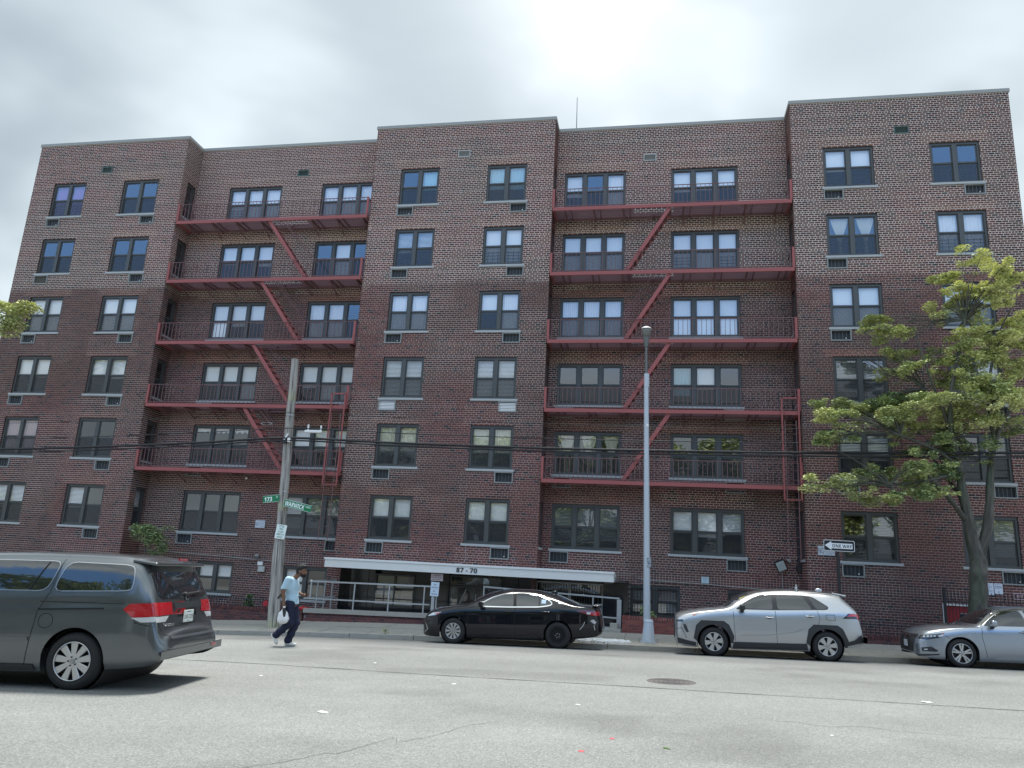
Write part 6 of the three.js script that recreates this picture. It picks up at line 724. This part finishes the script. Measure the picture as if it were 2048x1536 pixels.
{ // grey minivan seen from its rear corner
  const S = { len: 5.15, R: 0.362, rim: 0.245, track: 1.72, floor: 0.2, lean: 0.15, n: 6, shoulder: 0.965, arch: [[0.97, 0.37, 0.41], [3.97, 0.37, 0.415]],
    top: [[0, 0.55], [0.04, 0.75], [0.2, 0.9], [0.6, 1.03], [1.0, 1.12], [1.15, 1.16], [1.7, 1.5], [2.1, 1.67], [2.6, 1.735], [3.4, 1.755], [4.2, 1.745], [4.5, 1.72], [4.64, 1.68], [4.74, 1.56], [4.88, 1.32], [4.95, 1.14], [4.985, 0.98], [5.0, 0.86], [5.03, 0.78], [5.11, 0.74], [5.15, 0.6]], belt: [[0, 0.5], [0.3, 0.85], [1.1, 1.02], [2, 1.1], [3, 1.15], [4, 1.19], [4.6, 1.2], [4.88, 1.1], [4.97, 0.86], [5.04, 0.66], [5.15, 0.52]], bot: [[0, 0.3], [0.2, 0.21], [3.3, 0.22], [4.5, 0.28], [4.9, 0.32], [5.15, 0.42]], w: [[0, 0.6], [0.1, 0.76], [0.3, 0.88], [0.8, 0.97], [1.5, 1.0], [4.1, 1.0], [4.5, 0.985], [4.75, 0.955], [4.9, 0.945], [5.0, 0.93], [5.08, 0.89], [5.13, 0.83], [5.15, 0.76]] };
  const K = carShell(S), pt = metallic([0.13, 0.145, 0.155], { roughness: 0.32 }), T = carBase('minivan', 'dark grey minivan driving past with tinted side glass and red tail lights', 'minivan', K, S, pt, -1.23, 17.22, 9 * D2R, 'nine');
  const q = [[3.56, 1.235], [3.66, 1.62], [4.5, 1.6], [4.58, 1.555], [4.62, 1.3], [4.56, 1.265]], d = [[2.2, 1.23], [2.25, 1.62], [3.58, 1.625], [3.48, 1.235]];
  for (const p of [q, d]) { const s = soften(p, 0.5); mesh('window_trim', K.ribbon([...s, s[0], s[1]], 0.011, 0.009), M([0.4, 0.41, 0.42], 0.35, 0.8), T); mesh('side_window', K.side(s, 0.005), carGlass, T); }
  mesh('window_divider', K.ribbon([[3.24, 1.24], [3.4, 1.61]], 0.016, 0.011), seamM, T); mesh('front_window', K.side(soften([[1.5, 1.16], [1.9, 1.5], [2.1, 1.6], [2.14, 1.2]], 0.3), 0.005), carGlass, T); mesh('windshield', K.end([[-0.78, 1.18], [0.78, 1.18], [0.68, 1.62], [-0.68, 1.62]], true, 0.004, 0.09), carGlass, T);
  mesh('rear_window', K.end(soften([[-0.79, 1.17], [0.79, 1.17], [0.73, 1.62], [-0.73, 1.62]], 0.5), false, 0.006, 0.07), carGlass, T);
  mesh('roof_spoiler', (() => { const g = rbox(0.34, 0.045, 1.56, 0.02, 4.66, 1.715, 0, 3), p = g.attributes.position; for (let i = 0; i < p.count; i++) p.setY(i, p.getY(i) - 0.06 * (p.getZ(i) / 0.78) ** 2 - (p.getX(i) - 4.5) * 0.12); g.computeVertexNormals(); return g; })(), pt, T); mesh('high_brake_light', box(0.02, 0.035, 0.26, 4.836, 1.69, 0), redLens, T);
  mesh('tail_light', K.side([[4.55, 1.03], [4.62, 1.1], [4.96, 1.12], [5.0, 0.95], [4.68, 0.93]], 0.008, 1, 0.03), redLens, T); mesh('reverse_lens', K.side([[4.66, 0.925], [4.99, 0.945], [4.99, 0.88], [4.8, 0.87]], 0.008, 1, 0.03), clearLens, T);
  for (const s of [1, -1]) { const z = v => v.map(([a, b]) => [a * s, b]); mesh('tail_light', K.end(z([[0.46, 0.96], [0.9, 0.95], [0.9, 1.12], [0.48, 1.12]]), false, 0.008, 0.04), redLens, T); mesh('reverse_lens', K.end(z([[0.58, 0.945], [0.9, 0.94], [0.9, 0.87], [0.68, 0.87]]), false, 0.008, 0.04), clearLens, T); }
  mesh('tailgate_bar', K.end([[-0.44, 1.03], [0.44, 1.03], [0.44, 1.11], [-0.44, 1.11]], false, 0.03, 0.06), pt, T); mesh('plate_recess', K.end(soften([[-0.27, 0.8], [0.27, 0.8], [0.33, 1.02], [-0.33, 1.02]], 0.3), false, 0.003), seamM, T);
  { const P = group('licence_plate', T, K.endX(0, 0.92, false) + 0.02, 0.915, 0); P.rotation.set(0, Math.PI / 2, 0); mesh('plate', rbox(0.31, 0.165, 0.008, 0.003), mat.white, P); mesh('plate_face', new THREE.PlaneGeometry(0.3, 0.155), decal(240, 124, (x, w, h) => { x.fillStyle = '#dbe4e0'; x.fillRect(0, 0, w, h); txt(x, 'LND-7235', 62, w / 2, h * 0.56, '#3a4250', { sx: 0.82 }); x.fillStyle = '#7c8590'; x.fillRect(60, 8, 120, 12); x.fillRect(80, h - 16, 80, 8); x.fillStyle = '#333'; for (const a of [24, w - 24]) for (const b of [14, h - 14]) { x.beginPath(); x.arc(a, b, 5, 0, 7); x.fill(); } }), P).position.z = 0.006; }
  { const E = group('tailgate_emblem', T, K.endX(0, 1.145, false) + 0.012, 1.14, 0); E.rotation.set(0, Math.PI / 2, 0); const b = (x0, x1, y0, y1) => beam(V(x0, y0, 0), V(x1, y1, 0), 0.018, 0.012); mesh('emblem', merge([b(-0.05, -0.032, 0.045, -0.045), b(0.05, 0.032, 0.045, -0.045), box(0.07, 0.02, 0.012, 0, -0.002, 0)]), chrome, E); }
  { const bz = 0.62, E = group('model_badge', T, K.endX(bz, 0.81, false) + 0.012, 0.81, bz); E.rotation.set(0, Math.PI / 2 - 0.22, 0); const t = new TextGeometry('ODYSSEY', { font, size: 0.038, depth: 0.006, curveSegments: 3 }); t.computeBoundingBox(); t.translate(-t.boundingBox.max.x / 2, 0, 0); mesh('lettering', t, chrome, E); }
  mesh('rear_wiper', merge([beam(V(K.endX(0.02, 1.22, false) + 0.03, 1.21, 0.02), V(K.endX(-0.5, 1.24, false) + 0.03, 1.235, -0.5), 0.03, 0.025), new THREE.SphereGeometry(0.035, 10, 8).translate(K.endX(0.02, 1.22, false) + 0.02, 1.21, 0.03)]), plastic, T);
  mesh('bumper_step', K.end([[-0.7, 0.655], [0.7, 0.655], [0.7, 0.69], [-0.7, 0.69]], false, 0.01), metallic([0.3, 0.33, 0.35]), T); mesh('bumper_seam', K.endRibbon([[-0.86, 0.86], [-0.78, 0.72], [-0.6, 0.66], [0.6, 0.66], [0.78, 0.72], [0.86, 0.86]], 0.009, false), seamM, T);
  seams(K, T, [[[3.6, 1.74], [3.53, 1.22], [3.42, 0.98], [3.34, 0.26]], [[4.9, 1.26], [4.97, 1.12]], [[4.7, 0.93], [4.72, 0.86], [5.05, 0.8]], [[3.42, 1.1], [4.55, 1.1]]]); mesh('slide_rail', K.ribbon([[3.42, 1.0], [4.3, 1.035]], 0.02, 0.004), seamM, T); mesh('door_moulding', K.ribbon([[2.2, 0.62], [3.36, 0.63]], 0.045, 0.014), pt, T); mesh('sill_trim', K.side([[2.0, 0.3], [3.46, 0.31], [3.5, 0.23], [2.0, 0.22]], 0.016), plastic, T);
  { const c = []; for (let k = 0; k < 20; k++) c.push([3.55 + 0.098 * Math.cos(k / 20 * 6.283), 0.86 + 0.092 * Math.sin(k / 20 * 6.283)]); mesh('fuel_flap', K.ribbon([...c, c[0]], 0.008, 0.003), seamM, T); }
  mesh('tailgate_edge', K.ribbon([[4.66, 1.66], [4.8, 1.44], [4.9, 1.24]], 0.02, 0.004), seamM, T); mesh('reflector', K.end([[-0.8, 0.46], [-0.6, 0.46], [-0.6, 0.5], [-0.8, 0.5]], false, 0.006), redLens, T);
  mirror(K, T, 1.65, 1.17, pt);
}
// ---------------------------------------------------------------- person
function isoMesh(f, lo, hi, cell) {          // surface nets of f = 0 (f < 0 inside)
  const n = [0, 1, 2].map(i => Math.ceil((hi[i] - lo[i]) / cell) + 1), [nx, ny, nz] = n, v = new Float32Array(nx * ny * nz), I = (i, j, k) => i + nx * (j + ny * k);
  for (let k = 0; k < nz; k++) for (let j = 0; j < ny; j++) for (let i = 0; i < nx; i++) v[I(i, j, k)] = f(lo[0] + i * cell, lo[1] + j * cell, lo[2] + k * cell);
  const vid = new Int32Array(nx * ny * nz).fill(-1), pos = [], idx = [], E = [[0, 1], [0, 2], [0, 4], [1, 3], [1, 5], [2, 3], [2, 6], [3, 7], [4, 5], [4, 6], [5, 7], [6, 7]];
  for (let k = 0; k < nz - 1; k++) for (let j = 0; j < ny - 1; j++) for (let i = 0; i < nx - 1; i++) { const c = []; let m = 0; for (let q = 0; q < 8; q++) { c[q] = v[I(i + (q & 1), j + ((q >> 1) & 1), k + (q >> 2))]; if (c[q] < 0) m |= 1 << q; } if (m === 0 || m === 255) continue; let x = 0, y = 0, z = 0, s = 0; for (const [a, b] of E) if ((c[a] < 0) !== (c[b] < 0)) { const t = c[a] / (c[a] - c[b]); x += mix(a & 1, b & 1, t); y += mix((a >> 1) & 1, (b >> 1) & 1, t); z += mix(a >> 2, b >> 2, t); s++; } vid[I(i, j, k)] = pos.length / 3; pos.push(lo[0] + (i + x / s) * cell, lo[1] + (j + y / s) * cell, lo[2] + (k + z / s) * cell); }
  const q4 = (a, b, c, d, fl) => { if (a < 0 || b < 0 || c < 0 || d < 0) return; fl ? idx.push(a, b, c, a, c, d) : idx.push(a, c, b, a, d, c); };
  for (let k = 1; k < nz - 1; k++) for (let j = 1; j < ny - 1; j++) for (let i = 1; i < nx - 1; i++) { const s = v[I(i, j, k)] < 0; if (s !== v[I(i + 1, j, k)] < 0) q4(vid[I(i, j, k)], vid[I(i, j - 1, k)], vid[I(i, j - 1, k - 1)], vid[I(i, j, k - 1)], !s); if (s !== v[I(i, j + 1, k)] < 0) q4(vid[I(i, j, k)], vid[I(i, j, k - 1)], vid[I(i - 1, j, k - 1)], vid[I(i - 1, j, k)], !s); if (s !== v[I(i, j, k + 1)] < 0) q4(vid[I(i, j, k)], vid[I(i - 1, j, k)], vid[I(i - 1, j - 1, k)], vid[I(i, j - 1, k)], !s); }
  const g = new THREE.BufferGeometry(); g.setAttribute('position', new THREE.Float32BufferAttribute(pos, 3)); g.setIndex(idx); g.computeVertexNormals(); return g;
}
const cap = (a, b, ra, rb) => { const d = [b[0] - a[0], b[1] - a[1], b[2] - a[2]], l = d[0] ** 2 + d[1] ** 2 + d[2] ** 2; return (x, y, z) => { const p = [x - a[0], y - a[1], z - a[2]], t = clamp((p[0] * d[0] + p[1] * d[1] + p[2] * d[2]) / l, 0, 1); return Math.hypot(p[0] - d[0] * t, p[1] - d[1] * t, p[2] - d[2] * t) - mix(ra, rb, t); }; };
const ell = (c, r) => (x, y, z) => { const k = Math.hypot((x - c[0]) / r[0], (y - c[1]) / r[1], (z - c[2]) / r[2]); return (k - 1) * Math.min(...r); };
const blend = (fs, k) => (x, y, z) => { let m = 1e9; for (const f of fs) { const d = f(x, y, z), h = clamp(0.5 + 0.5 * (m - d) / k, 0, 1); m = m > 1e8 ? d : mix(m, d, h) - k * h * (1 - h); } return m; };
{
  const X = 2.1, Z = 10, P = thing('person', 'man in pale blue shirt and navy trousers crossing the road, looking at his phone', 'person', X, roadY(X, Z), Z);
  const chain = (pts, rr) => pts.slice(1).map((p, i) => cap(pts[i], p, rr[i], rr[i + 1]));
  const hipR = [0.07, 0.9, 0.085], hipL = [0.08, 0.9, -0.085];
  // legs: the right one (near side) trails, toe down; the left bears the weight
  const legA = [hipR, [0.13, 0.5, 0.1], [-0.19, 0.2, 0.1]], legB = [hipL, [0.2, 0.51, -0.07], [0.055, 0.09, -0.07]];
  const shR = [0.02, 1.44, 0.19], elR = [-0.05, 1.19, 0.235], wrR = [0.0, 0.955, 0.24], shL = [0.03, 1.44, -0.18], elL = [0.06, 1.18, -0.22], wrL = [0.26, 1.12, -0.1];
  const hc = [0.235, 1.64, 0];
  const fingers = [];
  for (let i = 0; i < 4; i++) { const z = wrR[2] + 0.032 - i * 0.021, o = [0.012, 0.87, z], a = [0.028, 0.835, z], b = [0.012, 0.815, z], c = [-0.012, 0.832, z]; fingers.push(...chain([o, a, b, c], [0.0105, 0.0095, 0.0085, 0.0075].map(r => r * (i === 3 ? 0.85 : 1)))); }
  fingers.push(...chain([[0.01, 0.915, wrR[2] - 0.02], [0.045, 0.88, wrR[2] - 0.03], [0.04, 0.845, wrR[2] - 0.02]], [0.013, 0.011, 0.009]));
  for (let i = 0; i < 4; i++) { const z = -0.075 - 0.02 * i; fingers.push(...chain([[0.325, 1.105, z], [0.365, 1.09, z], [0.395, 1.1, z + 0.012], [0.4, 1.122, z + 0.02]], [0.0105, 0.0095, 0.0085, 0.0075].map(r => r * (i === 3 ? 0.85 : 1)))); }
  fingers.push(...chain([[0.29, 1.13, -0.06], [0.33, 1.15, -0.055], [0.365, 1.145, -0.065]], [0.013, 0.011, 0.009]));
  const palm = [cap([0.002, 0.93, wrR[2]], [0.012, 0.875, wrR[2]], 0.026, 0.03), cap([0.008, 0.9, wrR[2] + 0.018], [0.012, 0.872, wrR[2] + 0.026], 0.018, 0.018), cap([0.27, 1.12, -0.1], [0.32, 1.108, -0.11], 0.026, 0.028), cap([0.3, 1.115, -0.085], [0.325, 1.108, -0.08], 0.018, 0.018)];
  const torso = [cap([0.08, 0.93, 0], [0.05, 1.15, 0], 0.125, 0.125), ell([0.045, 1.28, 0], [0.13, 0.2, 0.175]), cap([0.03, 1.43, -0.15], [0.03, 1.43, 0.15], 0.06, 0.06), cap([0.06, 1.45, 0], [0.165, 1.575, 0], 0.062, 0.056)];
  const head = [ell([hc[0], hc[1] + 0.02, 0], [0.1, 0.118, 0.078]), ell([hc[0] + 0.045, hc[1] - 0.06, 0], [0.062, 0.075, 0.058]), cap([hc[0] + 0.095, hc[1] + 0.0, 0], [hc[0] + 0.118, hc[1] - 0.035, 0], 0.012, 0.017), cap([hc[0] + 0.075, hc[1] - 0.075, -0.015], [hc[0] + 0.075, hc[1] - 0.075, 0.015], 0.02, 0.02), ell([hc[0] - 0.012, hc[1] - 0.01, 0.08], [0.024, 0.036, 0.014]), ell([hc[0] - 0.012, hc[1] - 0.01, -0.08], [0.024, 0.036, 0.014]), cap([hc[0] + 0.085, hc[1] + 0.022, -0.03], [hc[0] + 0.085, hc[1] + 0.022, 0.03], 0.014, 0.014)];
  const bodyF = blend([...torso, ...chain([shR, elR, wrR], [0.058, 0.044, 0.029]), ...chain([shL, elL, wrL], [0.058, 0.044, 0.029]), ...chain(legA, [0.09, 0.058, 0.042]), ...chain(legB, [0.09, 0.058, 0.042]), ...palm.slice(0, 4), ...head.slice(0, 2)], 0.035);
  const g1 = isoMesh(bodyF, [-0.36, 0.02, -0.36], [0.48, 1.8, 0.36], 0.013);
  const handsF = blend([...palm, ...fingers, cap(wrR, [0.002, 0.93, wrR[2]], 0.029, 0.027), cap(wrL, [0.28, 1.118, -0.1], 0.029, 0.027)], 0.007), headF = blend([...head, cap([0.165, 1.56, 0], hc, 0.056, 0.06)], 0.018);
  const g2 = isoMesh(handsF, [-0.06, 0.78, 0.16], [0.1, 0.99, 0.32], 0.0045), g3 = isoMesh(handsF, [0.22, 1.05, -0.17], [0.44, 1.19, -0.02], 0.0045), g4 = isoMesh(headF, [0.08, 1.48, -0.12], [0.4, 1.8, 0.12], 0.0055);
  const skin = M([0.17, 0.085, 0.05], 0.6), strip = g => { const n = g.clone(); return n; };
  mesh('body', merge([g1, g2, g3, g4].map(strip)), skin, P);
  // clothing
  const shirtF0 = blend([cap([0.085, 0.93, 0], [0.06, 1.14, 0], 0.148, 0.142), ell([0.045, 1.28, 0], [0.15, 0.215, 0.192]), cap([0.03, 1.43, -0.15], [0.03, 1.43, 0.15], 0.075, 0.075), cap(shR, [-0.045, 1.235, 0.228], 0.078, 0.07), cap(shL, [0.05, 1.25, -0.21], 0.078, 0.07)], 0.04);
  const shirtF = (x, y, z) => { let d = shirtF0(x, y, z) + 0.008 * Math.sin(y * 30 + x * 14 + 4 * Math.sin(z * 9)) * sstep(1.3, 1.0, y) * 0.8; const side = Math.abs(z - 0.0) > 0.165; if (side && y < 1.235) d = Math.max(d, 1.235 - y - (Math.abs(z) < 0.19 ? 0.5 * (0.19 - Math.abs(z)) * 20 : 0)); d = Math.max(d, 0.915 + 0.03 * (x < 0.05 ? 1 : 0) - y); d = Math.max(d, -(Math.hypot(x - 0.11, (y - 1.545) * 1.0, z) - 0.085)); return d; };
  mesh('shirt', isoMesh(shirtF, [-0.2, 0.88, -0.34], [0.3, 1.56, 0.34], 0.012), M([0.40, 0.56, 0.66], 0.9), P);
  const wav = (x, y, z) => 0.007 * Math.sin(y * 34 + x * 22 + z * 8) * sstep(0.7, 0.3, y);
  const pantF0 = blend([cap([0.085, 0.95, -0.04], [0.085, 0.95, 0.04], 0.12, 0.12), ...chain(legA.map((p, i) => i === 2 ? [-0.165, 0.235, 0.1] : p), [0.118, 0.088, 0.08]), ...chain(legB.map((p, i) => i === 2 ? [0.055, 0.11, -0.07] : p), [0.118, 0.088, 0.085])], 0.03);
  const pantF = (x, y, z) => Math.max(pantF0(x, y, z) + wav(x, y, z), y - 0.99, z > 0.015 || true ? -1 : 0, 0.06 - y);
  mesh('trousers', isoMesh(pantF, [-0.32, 0.03, -0.24], [0.34, 1.02, 0.26], 0.012), M([0.008, 0.012, 0.036], 0.85), P);
  const hairF = (x, y, z) => { let d = blend([ell([hc[0] - 0.02, hc[1] + 0.045, 0], [0.112, 0.112, 0.09]), ell([hc[0] + 0.06, hc[1] + 0.105, 0], [0.06, 0.045, 0.07]), ell([hc[0] - 0.075, hc[1] - 0.02, 0], [0.05, 0.08, 0.075])], 0.03)(x, y, z) + 0.012 * (noise(x * 60, y * 60, z * 60) - 0.5); return Math.max(d, -(ell([hc[0] + 0.075, hc[1] - 0.03, 0], [0.085, 0.1, 0.12])(x, y, z))); };
  mesh('hair', isoMesh(hairF, [0.06, 1.48, -0.13], [0.4, 1.86, 0.13], 0.007), M([0.006, 0.005, 0.005], 0.7), P);
  mesh('beard', isoMesh((x, y, z) => Math.max(blend([ell([hc[0] + 0.05, hc[1] - 0.085, 0], [0.068, 0.058, 0.064]), ell([hc[0] + 0.01, hc[1] - 0.05, 0], [0.03, 0.055, 0.079])], 0.02)(x, y, z), -(ell([hc[0] + 0.115, hc[1] - 0.03, 0], [0.035, 0.04, 0.06])(x, y, z))), [0.15, 1.46, -0.1], [0.4, 1.7, 0.1], 0.006), M([0.018, 0.013, 0.011], 0.9), P);
  for (const s of [-1, 1]) { mesh('eye', new THREE.SphereGeometry(0.011, 8, 6).translate(hc[0] + 0.083, hc[1] + 0.002, s * 0.032), M([0.05, 0.035, 0.03], 0.3), P); mesh('eyebrow', rbox(0.01, 0.009, 0.035, 0.004, hc[0] + 0.096, hc[1] + 0.026, s * 0.034), M([0.012, 0.01, 0.01], 0.8), P); }
  const shoe = (heel, toe, z, sole) => { const dx = toe[0] - heel[0], dy = toe[1] - heel[1], l = Math.hypot(dx, dy), ang = Math.atan2(dy, dx), g = isoMesh((x, y, q) => { const d = blend([ell([l * 0.24, 0.05, 0], [l * 0.26, 0.062, 0.042]), ell([l * 0.66, 0.032, 0], [l * 0.36, 0.042, 0.048])], 0.03)(x, y, q); return Math.max(d, -y); }, [-0.04, -0.02, -0.07], [l + 0.06, 0.14, 0.07], 0.008); return g.applyMatrix4(new THREE.Matrix4().makeRotationZ(ang)).translate(heel[0], heel[1], z); };
  mesh('shoe', shoe([-0.02, 0.004], [0.27, 0.01], -0.07), M([0.68, 0.67, 0.62], 0.7), P); mesh('shoe', shoe([-0.29, 0.235], [-0.135, 0.02], 0.1), M([0.68, 0.67, 0.62], 0.7), P);
  // things he holds
  const wp = (x, y, z) => [X + x, roadY(X, Z) + y, Z + z];
  const ph = thing('mobile_phone', 'dark mobile phone held in front of the walking man', 'phone', ...wp(0.37, 1.118, -0.1)); ph.rotation.z = 0.55; mesh('case', rbox(0.145, 0.01, 0.072, 0.004), mat.black, ph); mesh('screen', box(0.135, 0.001, 0.066, 0, 0.006, 0), PM([0.02, 0.025, 0.03], 0.05, { clearcoat: 1 }), ph);
  const bt = thing('drink_bottle', 'dark drink bottle hanging from the walking man\'s hand beside the white bag', 'bottle', ...wp(0.075, 0.62, 0.285)); bt.rotation.z = 0.12; mesh('bottle_body', new THREE.LatheGeometry([[0, 0], [0.036, 0], [0.038, 0.02], [0.038, 0.19], [0.024, 0.215], [0.02, 0.22]].map(p => new THREE.Vector2(...p)), 18), M([0.022, 0.024, 0.028], 0.3), bt); mesh('cap', cyl(0.026, 0.024, 0.035, 0, 0.235, 0, 14), mat.white, bt);
  const bg = thing('plastic_bag', 'white plastic carrier bag held by the walking man', 'bag', ...wp(0.02, 0.5, 0.235)); mesh('bag_body', isoMesh((x, y, z) => blend([ell([0.01, 0.13, 0], [0.125, 0.125, 0.085]), cap([-0.04, 0.07, 0], [0.06, 0.08, 0.01], 0.07, 0.07), cap([0.0, 0.2, 0], [0.0, 0.33, 0], 0.075, 0.02)], 0.05)(x, y, z) + 0.014 * (fbm(x * 16, y * 12, z * 16, 3) - 0.5) * 2, [-0.2, -0.04, -0.14], [0.2, 0.38, 0.14], 0.01), PM([0.74, 0.75, 0.76], 0.4, {}), bg); mesh('handle_loop', tube([V(0.0, 0.3, 0.01), V(0.015, 0.345, 0.012), V(0.005, 0.325, -0.02), V(0, 0.29, -0.015)], 0.01, 12, 5), mat.white, bg);
}
// alike things carry one group phrase
const sets = { parked_car: 'cars parked along the kerb', fire_escape: 'fire escapes in the two recesses', iron_fence: 'black iron fences along the building', brick_planter_wall: 'low brick planter walls', notice_sign: 'notices fixed on the brick wall', street_name_sign: 'street name signs on the utility pole', overhead_cable: 'cables strung from the utility pole', road_litter: 'scraps lying on the asphalt', opposite_house: 'houses across the street', street_tree: 'trees along the street', sign_post: 'sign posts by the sidewalk', grass_tuft: 'tufts in the planter' };
for (const o of scene.children) { const n = o.name.replace(/_\d{3}$/, ''); if (sets[n] && o.userData.label) o.userData.group = sets[n]; }
renderer.render(scene, camera);
